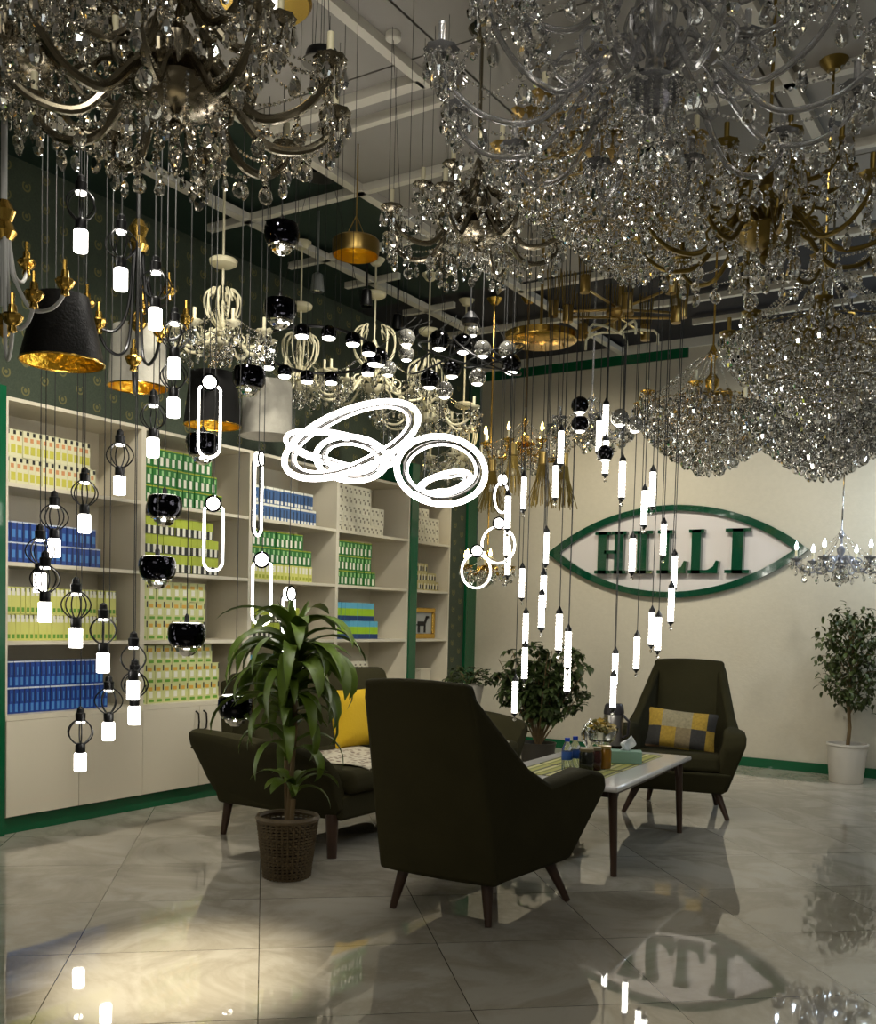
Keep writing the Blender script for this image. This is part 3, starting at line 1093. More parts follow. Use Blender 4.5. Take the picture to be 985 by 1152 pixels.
for (px, py, c, lab) in ((659, 868, (28, 30, 20), 'dark jar with pale lid among table things'), (668, 866, (60, 22, 12), 'dark red-brown jar next to amber glass'),
                         (679, 864, (150, 104, 20), 'amber glass candle jar next to tissue box')):
    p = atz(px, py, TZ)
    t = thing('glass_jar', lab, 'jar', p, 0)
    MB().lathe([(0, 0), (.036, 0), (.039, .01), (.039, .095), (.034, .105), (.034, .11)], 18).obj('body', mat('jar_%d' % px, c, .1, trans=.35), t)
    MB().lathe([(0, .108), (.037, .108), (.037, .122), (0, .124)], 18).obj('lid', mat('jar_lid_%d' % px, (150, 130, 70) if px > 670 else (120, 110, 80), .35, .5), t)
p = atz(676, 851, TZ)
t = thing('glass_bowl', 'stemmed glass bowl heaped with dried yellow petals', 'bowl', p)
MB().lathe([(0, 0), (.05, 0), (.05, .006), (.012, .012), (.009, .05), (.03, .065), (.075, .10), (.092, .15), (.096, .17), (.092, .17), (.086, .148), (.07, .105), (.0, .07)], 24).obj('body', M_GLASS, t)
M_PET = [mat('petal_yellow', (170, 140, 50), .8), mat('petal_olive', (96, 92, 44), .8), mat('petal_cream', (186, 168, 116), .8)]
b = MB()
for i in range(90):
    r_, a_ = .075 * sqrt(rnd.random()), rnd.random() * 2 * PI
    c_ = Vector((r_ * cos(a_), r_ * sin(a_), .10 + .09 * (1 - (r_ / .085) ** 2) * rnd.random() + .045))
    R_ = Matrix.Rotation(rnd.random() * 6, 3, 'Z') @ Matrix.Rotation(rnd.random() * 3, 3, 'X')
    b.add([c_ + R_ @ Vector(v) for v in ((-.026, 0, 0), (0, -.015, .006), (.026, 0, 0), (0, .015, .006))], [(0, 1, 2, 3)], i % 3)
o = b.obj('petals', M_PET, None, False)
o.location = p
tag(o, 'loose dried yellow petals heaped in the stemmed bowl', 'petals', kind='stuff')
p = atz(662, 850, TZ)
t = thing('sugar_jar', 'patterned lidded glass jar behind the petal bowl', 'jar', p)
MB().lathe([(0, 0), (.03, 0), (.016, .02), (.016, .05), (.045, .09), (.05, .13), (.04, .165)], 16).obj('body', M_GLASS, t)
MB().lathe([(.042, .165), (.03, .185), (.008, .2), (.012, .21), (0, .22)], 16).obj('lid', M_CRYSTAL, t)
p = atz(689, 838, TZ)
t = thing('thermos_jug', 'steel vacuum jug with black lid on white table', 'jug', p)
MB().lathe([(0, 0), (.062, 0), (.064, .015), (.064, .19), (.058, .205)], 24).obj('body', mat('brushed_steel', (150, 146, 142), .28, 1.0), t)
MB().lathe([(.0, .20), (.066, .20), (.067, .215), (.06, .255), (.05, .27), (0, .275)], 24).obj('lid', mat('dark_plastic', (28, 24, 28), .4), t)
MB().tube([(.06, 0, .05), (.1, 0, .07), (.105, 0, .16), (.06, 0, .2)], .009, 8).obj('handle', MATS['dark_plastic'], t)
p = atz(703, 858, TZ)
t = thing('tissue_box', 'mint green tissue box with white tissue pulled up', 'tissue box', p, math.radians(24))
MB().bb(-.09, .09, -.055, .055, 0, .07).obj('body', mat('mint_card', (110, 142, 122), .6), t, bevel=.004)
b = MB()
pts = []
vs, fs = [], []
nn = 9
for i in range(nn):
    q = i / (nn - 1)
    for j in range(6):
        u = j / 5
        vs.append((-.035 + .07 * u + .02 * q + .01 * sin(q * 7 + u * 4), .014 * sin(u * 9 + q * 3) * (1 - .4 * q), .07 + .085 * q * (1 - .55 * abs(u - .62))))
for i in range(nn - 1):
    for j in range(5):
        a = i * 6 + j
        fs.append((a, a + 1, a + 7, a + 6))
o_t = b.add(vs, fs).obj('tissue', mat('tissue_white', (220, 222, 224), .9), t)
s_ = o_t.modifiers.new('s', 'SOLIDIFY')
s_.thickness = .002

# ------------------------------------------------------------------ plants


def strap_leaf(b, base, az, L, w, rise, droop, mi=0, n=9, twist=0.0):
    """arching strap leaf with a folded midrib"""
    d = Vector((cos(az), sin(az), 0))
    side = Vector((-sin(az), cos(az), 0))
    p = Vector(base)
    ang = rise
    pts = []
    for i in range(n + 1):
        q = i / n
        pts.append((p.copy(), ang, q))
        st = L / n
        p = p + (d * cos(ang) + Vector((0, 0, 1)) * sin(ang)) * st
        ang -= droop / n * (1.0 if q < .2 else 1.15)
    vs, fs = [], []
    for (p, a, q) in pts:
        ww = w * (sin(PI * min(1, .12 + q * .88)) ** .6) * (1 if q < .999 else .02)
        nrm = Vector((0, 0, 1)) * cos(a) - d * sin(a)
        s2 = side * cos(twist * q) + nrm * sin(twist * q)
        vs += [p - s2 * ww / 2 + nrm * ww * .16, p, p + s2 * ww / 2 + nrm * ww * .16]
    for i in range(n):
        for j in (0, 1):
            a = i * 3 + j
            fs.append((a, a + 1, a + 4, a + 3))
    b.add(vs, fs, mi)


p0 = Vector((-3.155, 3.69, 0))
t = thing('wicker_basket', 'round brown wicker basket on floor holding the tall dracaena', 'basket', p0)
prof = [(.115, 0), (.12, .01), (.135, .12), (.15, .27), (.155, .285)]
b = MB()
nst, nrow = 30, 20
for r_ in range(nrow):
    z0 = .008 + r_ * .0138
    R_ = .104 + (.138 - .104) * (z0 / .28)
    pts = []
    for j in range(nst * 2):
        q = 2 * PI * j / (nst * 2)
        o_r = .007 * (1 if (j + r_) % 2 else -1)
        pts.append(((R_ + o_r) * cos(q), (R_ + o_r) * sin(q), z0 + .002 * sin(q * 3 + r_)))
    b.tube(pts, .006, 4, 0, closed=True)
b.obj('weave', M_WICKER, t)
b = MB()
for j in range(nst):
    q = 2 * PI * j / nst
    b.tube([(.103 * cos(q), .103 * sin(q), 0), (.139 * cos(q), .139 * sin(q), .285)], .005, 4)
b.obj('stakes', M_WICKER, t)
MB().torus((0, 0, .288), .141, .014, n=40).obj('rim', M_WICKER, t)
MB().lathe([(.097, .004), (.130, .262)], 24).lathe([(0, .262), (.130, .262)], 24).obj('liner', M_SOIL, t)
t = thing('dracaena_plant', 'tall dracaena with long drooping strap leaves in wicker basket', 'plant', p0 + Vector((0, 0, .262)))
canes = [((0, 0, -.01), (.02, .02, .45), (.02, .0, .80)), ((-.03, .03, -.01), (-.05, .04, .35), (-.055, .05, .62)), ((.04, -.02, -.01), (.05, -.02, .12))]
for c_ in canes:
    MB().tube(c_, .012, 7).obj('stem', M_STEM, t)
rr = random.Random(3)
crowns = [((.02, 0, .84), 44, .52, .070), ((-.055, .05, .66), 30, .50, .066), ((.0, -.01, .50), 16, .42, .06), ((.05, -.02, .14), 11, .30, .045)]
for ci, (c_, n, L, w) in enumerate(crowns):
    for i in range(n):
        q = i / n
        az = i * 2.4 + rr.uniform(-.3, .3)
        zz = c_[2] - (1 - q) * (.22 if ci < 3 else .03) + .02
        rise = .95 + q * .5 + rr.uniform(-.2, .2)
        b = MB()
        strap_leaf(b, (c_[0], c_[1], zz), az, L * rr.uniform(.7, 1.12) * (1 - .2 * q), w * rr.uniform(.8, 1.15), rise,
                   (rr.uniform(2.5, 3.3) - .7 * q) if ci < 3 else rr.uniform(1.6, 2.3), 0, 10, rr.uniform(-.9, .9))
        b.obj('leaf', M_LEAF, t)
# new upright spear leaves
for i in range(5):
    b = MB()
    strap_leaf(b, (.02, 0, .82), i * 1.3, .26, .045, 1.35, .25, 0, 7)
    b.obj('leaf', M_LEAF, t)


def whorl(b, c, az, el, R, w, n, mi=0):
    """umbrella of leaflets (schefflera)"""
    for i in range(n):
        a = az + i * 2 * PI / n
        strap_leaf(b, c, a, R * (.8 + .4 * ((i * 7) % 3) / 2), w, .25 + el + .5 * sin(a + az * 5), 1.3, mi, 4)


def leafy(b, c, az, L, w, mi=0, rise=-.2, droop=.9):
    strap_leaf(b, c, az, L, w, rise, droop, mi, 4)


def schefflera(name, label, p, H, R, nst, seed, mleaf):
    t = thing(name, label, 'plant', p)
    rs = random.Random(seed)
    MB().lathe([(0, 0), (.12, 0), (.15, .24), (.155, .25), (.14, .25), (.13, .22), (0, .22)], 20).obj('pot', mat('dark_pot', (60, 56, 48), .5), t)
    for i in range(nst):
        a = rs.random() * 2 * PI
        rr_ = R * sqrt(rs.random()) * .8
        h = H * rs.uniform(.62, 1.0) - rr_ * .35
        tip = Vector((rr_ * cos(a), rr_ * sin(a), h))
        mid = Vector((tip.x * .3, tip.y * .3, h * .55))
        MB().tube([(0, 0, .2), mid, tip], [.008, .006, .003], 5).obj('stem', M_STEM, t)
        b = MB()
        for k2 in range(7):
            q = .45 + .6 * k2 / 7
            base = mid.lerp(tip, min(1, (q - .3) / .7))
            az = rs.random() * 2 * PI
            reach = rs.uniform(.05, .14)
            e = base + Vector((cos(az) * reach, sin(az) * reach, rs.uniform(-.02, .08)))
            b.tube([base, e], .002, 3)
            whorl(b, e, rs.random(), rs.uniform(-.4, .2), rs.uniform(.08, .12), .042, 7)
        b.obj('foliage', mleaf, t)
    return t


schefflera('umbrella_plant', 'bushy umbrella plant with finger leaves behind the far sofa arm', (-3.76, 7.55, 0), 1.15, .52, 34, 5, M_LEAF2)

# small plant in white planter at the corner
p = at(527, 772, 8.6)
p.z = 0
t = thing('planter_stand', 'pale planter box on tall stand near green corner trim', 'planter', p)
MB().lathe([(0, .52), (.10, .52), (.13, .70), (.135, .71), (.12, .71), (.11, .69), (0, .69)], 20).obj('pot', M_POT, t)
MB().lathe([(0, 0), (.12, 0), (.12, .02), (.03, .04), (.025, .50), (.08, .52)], 16, (0, 0, .0)).obj('stand', M_WOOD, t)
t = thing('small_leafy_plant', 'small dark leafy plant in the pale corner planter', 'plant', p + Vector((0, 0, .69)))
b = MB()
rs = random.Random(9)
for i in range(140):
    a, e, r_ = rs.random() * 2 * PI, rs.random(), rs.random() ** .5
    c_ = Vector((.2 * r_ * cos(a), .2 * r_ * sin(a), .02 + .17 * e * (1 - .4 * r_)))
    leafy(b, c_, rs.random() * 2 * PI, .07, .035, 0, rs.uniform(-.2, .6), .8)
b.obj('foliage', M_LEAF2, t)
for i in range(6):
    a = i
    MB().tube([(0, 0, 0), (.08 * cos(a), .08 * sin(a), .12)], .004, 4).obj('stem', M_STEM, t)

# ficus
p = Vector((-1.56, 8.79, 0))
t = thing('ficus_tree', 'small ficus tree in white pot against the back wall', 'plant', p)
MB().lathe([(0, 0), (.125, 0), (.13, .01), (.158, .30), (.165, .305), (.165, .32), (.15, .32), (.145, .28), (0, .28)], 28).obj('pot', M_POT, t)
MB().lathe([(0, .285), (.147, .285)], 20).obj('soil', M_SOIL, t)
MB().tube([(0, 0, .26), (.012, 0, .45), (-.005, 0, .62), (.01, 0, 1.2)], [.017, .015, .013, .006], 8).obj('trunk', M_STEM, t)
rs = random.Random(21)
for i in range(26):
    z = .60 + .72 * i / 26
    a = i * 2.4
    rr_ = .27 * sin(min(1, (z - .48) / .95) * PI) ** .6 * rs.uniform(.75, 1.1)
    tip = Vector((rr_ * cos(a), rr_ * sin(a), z + .10))
    MB().tube([(0, 0, z - .06), tip * .5 + Vector((0, 0, z * .5 + .04)), tip], [.005, .004, .002], 5).obj('branch', M_STEM, t)
    b = MB()
    for k2 in range(42):
        q = rs.uniform(.3, 1.05)
        c_ = Vector((tip.x * q, tip.y * q, z + .1 * q)) + Vector([rs.gauss(0, .04) for _ in range(3)])
        leafy(b, c_, rs.random() * 2 * PI, rs.uniform(.045, .07), .028, 0, rs.uniform(-1.0, .2), .9)
    b.obj('foliage', M_LEAF3, t)

# ------------------------------------------------------------------ pendant lamps


def cord_to_ceiling(root, x=0, y=0, z0=0.1, r=.0022, m=None, name='cord'):
    h = HC - .03 - root.location.z
    return MB().tube([(x, y, z0), (x, y, h)], r, 5).obj(name, m or M_CORD, root)


# black cage lanterns: (x, y of the lit cylinder centre, distance)
LANT = [(90.8, 271.6, 4.15), (135.8, 314.8, 4.2), (174.5, 359.3, 4.3), (195.8, 414.7, 4.45), (195, 459, 4.62), (172, 504, 4.7), (134.5, 546.5, 4.85),
        (95, 589.5, 4.8), (61, 616.8, 4.75), (45, 656, 4.6), (50.6, 689, 4.4), (85.3, 717.9, 4.45), (115.8, 746, 4.5), (149.6, 776.7, 4.6), (151, 805, 4.75),
        (122, 822.8, 4.8), (90.2, 857.5, 4.85)]
lant0 = None
zs = sorted([at(*l).z for l in LANT])
for (x, y, d) in LANT:
    p = at(x, y, d)
    k = zs.index(p.z) + 1
    lab = 'black wire cage lantern with glowing white cylinder, %s from the bottom of its spiral' % (ORD[k] if k > 1 else 'first')
    grp = 'cage lanterns hanging in a spiral at the left'
    if lant0 is None:
        t = lant0 = thing('cage_lantern', lab, 'pendant lamp', p, 0, grp)
        MB().lathe([(.0, -.042), (.026, -.042), (.028, -.038), (.028, .040), (.024, .045), (0, .045)], 18).obj('diffuser', M_LED, t)
        MB().lathe([(0, .045), (.022, .045), (.023, .05), (.023, .083), (.018, .092), (0, .092)], 16).obj('collar', M_BLACK, t)
        cg = MB()
        for i in range(6):
            a = 2 * PI * i / 6 + .3
            cg.tube([((.02 + .043 * sin(PI * q / 10) ** .8) * cos(a), (.02 + .043 * sin(PI * q / 10) ** .8) * sin(a), .088 + .115 * q / 10) for q in range(11)], .0034, 5)
        cg.obj('cage', M_BLACK, t)
        MB().lathe([(0, .198), (.023, .198), (.024, .235), (.018, .24), (.016, .258), (.006, .268), (0, .268)], 16).obj('socket', M_BLACK, t)
        MB().lathe([(0, .186), (.02, .188), (.022, .197), (0, .1975)], 16).obj('led_disc', M_LEDS, t)
        MB().tube([(0, 0, .26), (0, 0, 1.0)], .002, 5).obj('cord', M_CORD, t)
        cordm = {}
    else:
        t = dup(lant0, p, rnd.random() * 2, lab, grp)
    for c in t.children:
        if c.name.startswith('cord'):
            c.data = MB().tube([(0, 0, .26), (0, 0, HC - .03 - p.z)], .0022, 5).mesh('cord', M_CORD)

# glowing tubes
TUBES = [(630.7, 486.8, 520.3), (624.6, 524, 560), (681, 455, 491), (673.6, 471.6, 510), (681, 497, 532), (699.5, 518, 561), (733.6, 530, 571),
         (724.5, 550, 593), (746, 586, 628), (711, 605, 644), (758, 624, 663), (754.6, 664, 697), (614, 598, 635), (587, 636, 676), (611, 647, 684), (609, 670, 706),
         (591, 688, 726), (628.5, 692, 730), (732.7, 685, 729), (740, 693, 733), (571, 561, 592), (570, 598, 616), (571, 616, 644), (588.6, 537, 573),
         (638.5, 716, 745), (638, 748, 769), (715.8, 714, 755), (691.5, 737, 768), (689.5, 766, 791), (579, 771, 797), (590, 734, 758)]
tube0 = None
info = []
for i, (x, y0, y1) in enumerate(TUBES):
    d = 5.95 + .45 * sin(x * .045 + y0 * .02)
    if x < 600:
        d += .5
    info.append((at(x, (y0 + y1) / 2, d), (y1 - y0) * d / 1140))
order = sorted(range(len(info)), key=lambda i: info[i][0].z)
left = [i for i in order if TUBES[i][0] < 660]
right = [i for i in order if TUBES[i][0] >= 660]
for lst, side in ((left, 'left bunch'), (right, 'right bunch before the sign')):
    for k, i in enumerate(lst):
        p, L = info[i]
        lab = 'slim glowing crystal tube pendant, %s from the bottom of the %s' % (ORD[k + 1], side)
        grp = 'glowing tube pendants over the table'
        if tube0 is None:
            t = tube0 = thing('tube_pendant', lab, 'pendant lamp', p, 0, grp)
            prof = []
            for q in range(21):
                prof.append((.0155 + (.003 if q % 2 else 0), -.098 + .196 * q / 20))
            MB().lathe([(0, -.098)] + prof + [(0, .098)], 12).obj('diffuser', M_TUBE, t)
            MB().lathe([(0, .096), (.019, .096), (.019, .112), (.010, .125), (.004, .14), (0, .14)], 12).obj('top_cap', M_BLACK, t)
            MB().lathe([(0, -.125), (.006, -.122), (.010, -.112), (.019, -.108), (.019, -.096), (0, -.096)], 12).obj('bottom_cap', M_BLACK, t)
            MB().gem((0, 0, -.138), .012).obj('crystal_tip', M_CRYSTAL, t, False)
            MB().tube([(0, 0, 0), (0, 0, 1)], .002).obj('cord', M_CORD, t)
        else:
            t = dup(tube0, p, 0, lab, grp)
        for c in t.children:
            if c.name.startswith('cord'):
                c.data = MB().tube([(0, 0, .13), (0, 0, HC - .03 - p.z)], .0028, 5).mesh('cord', M_CORD)
# bare cords whose lamps are wound up at the top: gathered on the ceiling plate above the table
pl = at(608, 385, 6.6)
t = thing('brass_plate', 'large round hanging brass plate above the tube pendants', 'ceiling plate', (pl.x, pl.y, pl.z))
MB().lathe([(0, 0), (.22, 0), (.235, .01), (.235, .05), (.22, .055), (0, .055)], 48).obj('plate', M_GOLD, t)
MB().tube([(0, 0, .05), (0, 0, HC - .03 - pl.z)], .01, 8).obj('rod', M_BRASS, t)
for i in range(6):
    MB().gem((.17 * cos(i), .17 * sin(i), -.006), .007).obj('screw', M_BRASS, t)

# black chrome globes with a crystal lens under them
GLOBE = [(317, 262, 5.0), (315, 347, 5.35), (280, 423, 5.3), (228, 499, 5.2), (185, 568, 5.05), (177, 637, 4.8), (210, 712, 4.7), (265, 793, 5.0)]
g0 = None
for k, (x, y, d) in enumerate(GLOBE):
    p = at(x, y, d)
    lab = ['black chrome globe pendant with clear lens, topmost, under the big dark chandelier', 'black chrome globe pendant with clear lens above the ring of globes',
           'black chrome globe pendant beside the cream chandelier and grey shade', 'black chrome globe pendant hanging inside the upper glowing loop',
           'black chrome globe pendant in front of the green cartons', 'black chrome globe pendant before the divider of first and second unit',
           'black chrome globe pendant in front of the cream cartons', 'black chrome globe pendant hanging lowest, over the sofa arm'][k]
    if g0 is None:
        t = g0 = thing('globe_pendant', lab, 'pendant lamp', p, 0, 'black chrome globe pendants')
        pr = [(.0, .046), (.070, .046), (.079, .041), (.086, .022), (.088, -.005), (.084, -.032), (.075, -.052), (.066, -.060), (.060, -.060)]
        MB().lathe(pr, 36).obj('shade', M_CHROMEK, t)
        MB().lathe([(.0, .0465), (.066, .0470)], 24).obj('top_diffuser', M_LEDS, t)
        MB().lathe([(.066, -.061), (.068, -.066), (.058, -.07), (.056, -.061)], 30).obj('rim', M_CHROME, t)
        pr = [(.054 * cos(a * PI / 12), -.064 - .046 * sin(a * PI / 12)) for a in range(0, 7)]
        MB().lathe(pr, 12).lathe([(0, -.062), (.054, -.062)], 12).obj('lens', M_CRYSTAL, t, False)
        MB().ball((0, 0, -.079), .020, 12, 8, 0, .7).obj('bulb', M_LEDS, t)
        MB().lathe([(0, .047), (.012, .047), (.012, .075), (.003, .09)], 10).obj('cord_grip', M_BLACK, t)
        MB().tube([(0, 0, 0), (0, 0, 1)], .002).obj('cord', M_CORD, t)
    else:
        t = dup(g0, p, rnd.random() * 3, lab)
    for c in t.children:
        if c.name.startswith('cord') and 'grip' not in c.name:
            c.data = MB().tube([(0, 0, .08), (0, 0, HC - .03 - p.z)], .0024, 5).mesh('cord', M_CORD)

# long glowing loops with a round head


def loop_pendant(lab, x, y0, y1, d, rz, w, circ=False):
    p = at(x, y0, d)
    H = (y1 - y0) * d / 1140
    t = thing('loop_pendant', lab, 'pendant lamp', p, rz, 'glowing loop pendants')
    hw_ = w / 2
    pts = []
    if circ:
        for i in range(32):
            a = 2 * PI * i / 32
            pts.append((hw_ * sin(a), 0, -H / 2 + H / 2 * cos(a) - .02))
    else:
        for i in range(13):
            a = PI * i / 12
            pts.append((hw_ * cos(a), 0, -hw_ * .7 + hw_ * .55 * sin(a) - .0))
        for i in range(13):
            a = PI * i / 12
            pts.append((-hw_ * cos(a), 0, -H + hw_ - hw_ * sin(a)))
    MB().tube(pts, .0062, 8, closed=True).obj('light_loop', M_LED, t)
    MB().tube([(a * 1.0 + (.0), .0105, c) for a, b_, c in pts], .0075, 6, closed=True).obj('back_channel', M_BLACK, t)
    MB().torus((0, -.014, .0), .038, .0065, 'y', 28).obj('head_ring', M_CHROMEK, t)
    MB().add([(.034 * cos(2 * PI * i / 24), -.016, .034 * sin(2 * PI * i / 24)) for i in range(24)] + [(.036 * cos(2 * PI * i / 24), .012, .036 * sin(2 * PI * i / 24)) for i in range(24)],
             [tuple(range(24))] + [(i, i + 24, (i + 1) % 24 + 24, (i + 1) % 24) for i in range(24)]).obj('head_disc', M_LED, t)
    cord_to_ceiling(t, 0, 0, .03)
    return t


FACE = CAM_YAW
loop_pendant('long narrow glowing loop pendant crossing the black drum shade', 236, 431, 514, 5.0, FACE + .15, .105)
loop_pendant('long glowing loop pendant in front of the lime cartons', 240.5, 567, 642, 5.1, FACE, .095)
loop_pendant('glowing loop pendant seen edge-on between second and third unit', 291, 516, 602, 5.3, FACE + 1.35, .10)
loop_pendant('long glowing loop pendant left of the dracaena top', 295, 630, 703, 5.2, FACE, .095)
loop_pendant('glowing loop pendant partly behind the dracaena crown', 325, 668, 745, 5.3, FACE + 1.1, .10)
loop_pendant('round glowing ring pendant, lower left of the trio by the corner', 536, 620, 658, 6.6, FACE + .1, .19, True)
loop_pendant('round glowing ring pendant, right of the trio by the corner', 561, 589, 630, 6.6, FACE, .215, True)
loop_pendant('glowing ring pendant turned sideways, topmost of the corner trio', 565, 540, 573, 6.7, FACE + 1.0, .2, True)

# big looping ring chandelier


def px_loop(cx, cy, rx, ry, rot, d, dd, n=56, dd2=0):
    pts = []
    c, s = cos(math.radians(rot)), sin(math.radians(rot))
    for i in range(n):
        a = 2 * PI * i / n
        u, v = rx * cos(a), ry * sin(a)
        pts.append(at(cx + u * c - v * s, cy + u * s + v * c, d + dd * cos(a) + dd2 * sin(a)))
    return pts


o0 = at(432, 505, 4.6)
t = thing('ring_chandelier', 'large chandelier of looping glowing white rings', 'chandelier', o0, 0)
LOOPS = [(395, 495, 80, 34, -22, 4.55, .12, -.12, .017), (395, 516, 40, 25, 5, 4.45, .05, .1, .015), (382, 506, 62, 18, 12, 4.6, .2, .12, .013),
         (496, 529, 50, 38, 8, 4.5, .1, -.12, .017), (499, 544, 31, 11, -17, 4.55, .1, .1, .013)]
for (cx_, cy_, rx, ry, rot, d, dd, dd2, w_) in LOOPS:
    pts = [p - o0 for p in px_loop(cx_, cy_, rx, ry, rot, d, dd, 60, dd2)]
    a_ = MB().tube(pts, w_ * .75, 8, closed=True, up=(0, 0, 1)).obj('light_ring', M_LEDRING, t)
    c0 = sum(pts, Vector()) / len(pts)
    MB().tube([c0 + (p - c0) * (1 - w_ * 2.0 / max((p - c0).length, .05)) for p in pts], w_ * .28, 5, closed=True).obj('inner_trim', M_HANDLE, a_)
    MB().tube([c0 + (p - c0) * (1 - w_ * 3.0 / max((p - c0).length, .05)) for p in pts], w_ * .33, 5, closed=True).obj('inner_strip', M_LEDRING, a_)
    for i in (4, 24, 44):
        MB().tube([pts[i], (pts[i].x, pts[i].y, HC - .04 - o0.z)], .0012, 4).obj('suspension_wire', M_CORD, t)
MB().lathe([(0, 0), (.03, 0), (.035, .005), (.035, .03), (0, .03)], 24).obj('canopy', M_RAIL, t, loc=(.0, .0, HC - .06 - o0.z))
MB().tube([pts[0] * .3, (0, 0, HC - .05 - o0.z)], .0012, 4).obj('feed_wire', M_CORD, t)
for nm, px, d in (('light_a', (400, 520, 4.4), 7), ('light_b', (496, 545, 4.4), 7)):
    pass

# ring of small globes
c = at(357, 395, 6.0)
tilt = Matrix.Rotation(math.radians(-9), 3, CR)
t = thing('globe_ring_chandelier', 'black ring chandelier carrying small mirrored globes with lit undersides', 'chandelier', c)
R_ = .335
MB().torus((0, 0, 0), R_, .009, n=56, tilt=tilt).obj('ring', M_BLACK, t)
gm = MB().lathe([(.0, .045)] + [(.045 * sin(PI * q / 10), .045 * cos(PI * q / 10)) for q in range(1, 8)], 16).mesh('globe', M_CHROMEK)
lm_ = MB().lathe([(.037, -.026), (.032, -.036), (.0, -.042)], 16).mesh('lens', M_LED)
for i in range(14):
    if i in (3, 10):
        continue
    a = 2 * PI * i / 14 + .2
    q = tilt @ Vector((R_ * cos(a), R_ * sin(a), 0)) - Vector((0, 0, .03))
    g_ = part('globe', gm, t, q)
    part('lens', lm_, g_)
for a in (0.3, 2.4, 4.5):
    q = tilt @ Vector((R_ * cos(a), R_ * sin(a), 0))
    MB().tube([q, (q.x * .2, q.y * .2, HC - .05 - c.z)], .0015, 4).obj('suspension_wire', M_CORD, t)
MB().lathe([(0, 0), (.09, 0), (.09, .03), (0, .03)], 24).obj('canopy', M_BLACK, t, loc=(0, 0, HC - .06 - c.z))

# cluster of mirror balls on black wire hoops
c = at(528, 405, 6.4)
t = thing('mirror_ball_chandelier', 'chandelier of clear and black mirror balls on tangled black wire hoops', 'chandelier', c)
for (dx, R1, tl) in ((.12, .24, .5), (.16, .2, -.4), (-.05, .28, .25), (-.2, .22, -.6)):
    MB().torus((dx * .8, dx * .5, .03), R1, .006, n=44, tilt=Matrix.Rotation(tl, 3, CW) @ Matrix.Rotation(.4, 3, CR)).obj('hoop', M_BLACK, t)
BALLS = [(494, 383, 12, 1), (521, 387, 11.5, 1), (542.5, 393, 10, 0), (570.6, 394, 10.5, 0), (508, 415, 11, 1), (575, 410, 11.5, 1), (537, 424, 10, 0), (483, 427, 11, 1),
         (500, 439, 9.5, 0), (532, 372, 7, 0), (457, 380, 10, 0), (457, 398, 9, 0), (426, 402, 10.5, 1), (436.5, 415, 9, 0)]
M_MIRR = mat('mirror_ball_dark', (38, 38, 40), .04, 1.0)
M_CLEARM = mat('mirror_ball_clear', (170, 168, 160), .04, .75)
for (x, y, r_, dk) in BALLS:
    q = at(x, y, 6.4 + rnd.uniform(-.15, .15)) - c
    rr_ = r_ * 6.4 / 1140
    b_ = MB().ball((0, 0, 0), rr_, 20, 12).obj('ball', M_MIRR if dk else M_CLEARM, t, loc=q, label='black mirror ball' if dk else 'clear mirror ball')
    MB().lathe([(rr_ * .62, -rr_ * .80), (rr_ * .3, -rr_ * .98), (0, -rr_ * 1.03)], 14).obj('lit_lens', M_LEDS, b_)
    MB().tube([q + Vector((0, 0, rr_)), (q.x * .6, q.y * .6, .25)], .002, 4).obj('wire', M_CORD, t)
MB().tube([(0, 0, .25), (0, 0, HC - .05 - c.z)], .006, 6).obj('rod', M_BLACK, t)
MB().lathe([(0, 0), (.12, 0), (.12, .03), (0, .03)], 24).obj('canopy', M_BLACK, t, loc=(0, 0, HC - .06 - c.z))
MB().lathe([(0, .22), (.05, .22), (.06, .25), (.02, .3), (0, .3)], 16).obj('hub', M_BLACK, t)
# loose mirror balls on cords
for k, (x, y, r_, dk) in enumerate([(652, 456, 10, 1), (652, 477, 10, 1), (680.5, 510, 9.5, 1), (697, 470, 10, 0), (714, 478, 9, 0)]):
    p = at(x, y, 6.0)
    t = thing('mirror_ball_pendant', ['black mirror ball pendant, upper of the pair left of lit tubes', 'black mirror ball pendant, lower of the pair left of lit tubes',
              'black mirror ball hanging in front of the glowing tubes', 'clear mirror ball pendant just right of the tallest tubes', 'clear mirror ball pendant further right of the tubes'][k],
              'pendant lamp', p, 0, 'single mirror ball pendants')
    rr_ = r_ * 6 / 1140
    MB().ball((0, 0, 0), rr_, 20, 12).obj('ball', M_MIRR if dk else M_CLEARM, t)
    MB().lathe([(rr_ * .6, -rr_ * .81), (rr_ * .3, -rr_ * .98), (0, -rr_ * 1.03)], 14).obj('lit_lens', M_LEDS, t)
    cord_to_ceiling(t, 0, 0, rr_ * .9)

# ------------------------------------------------------------------ drum shades


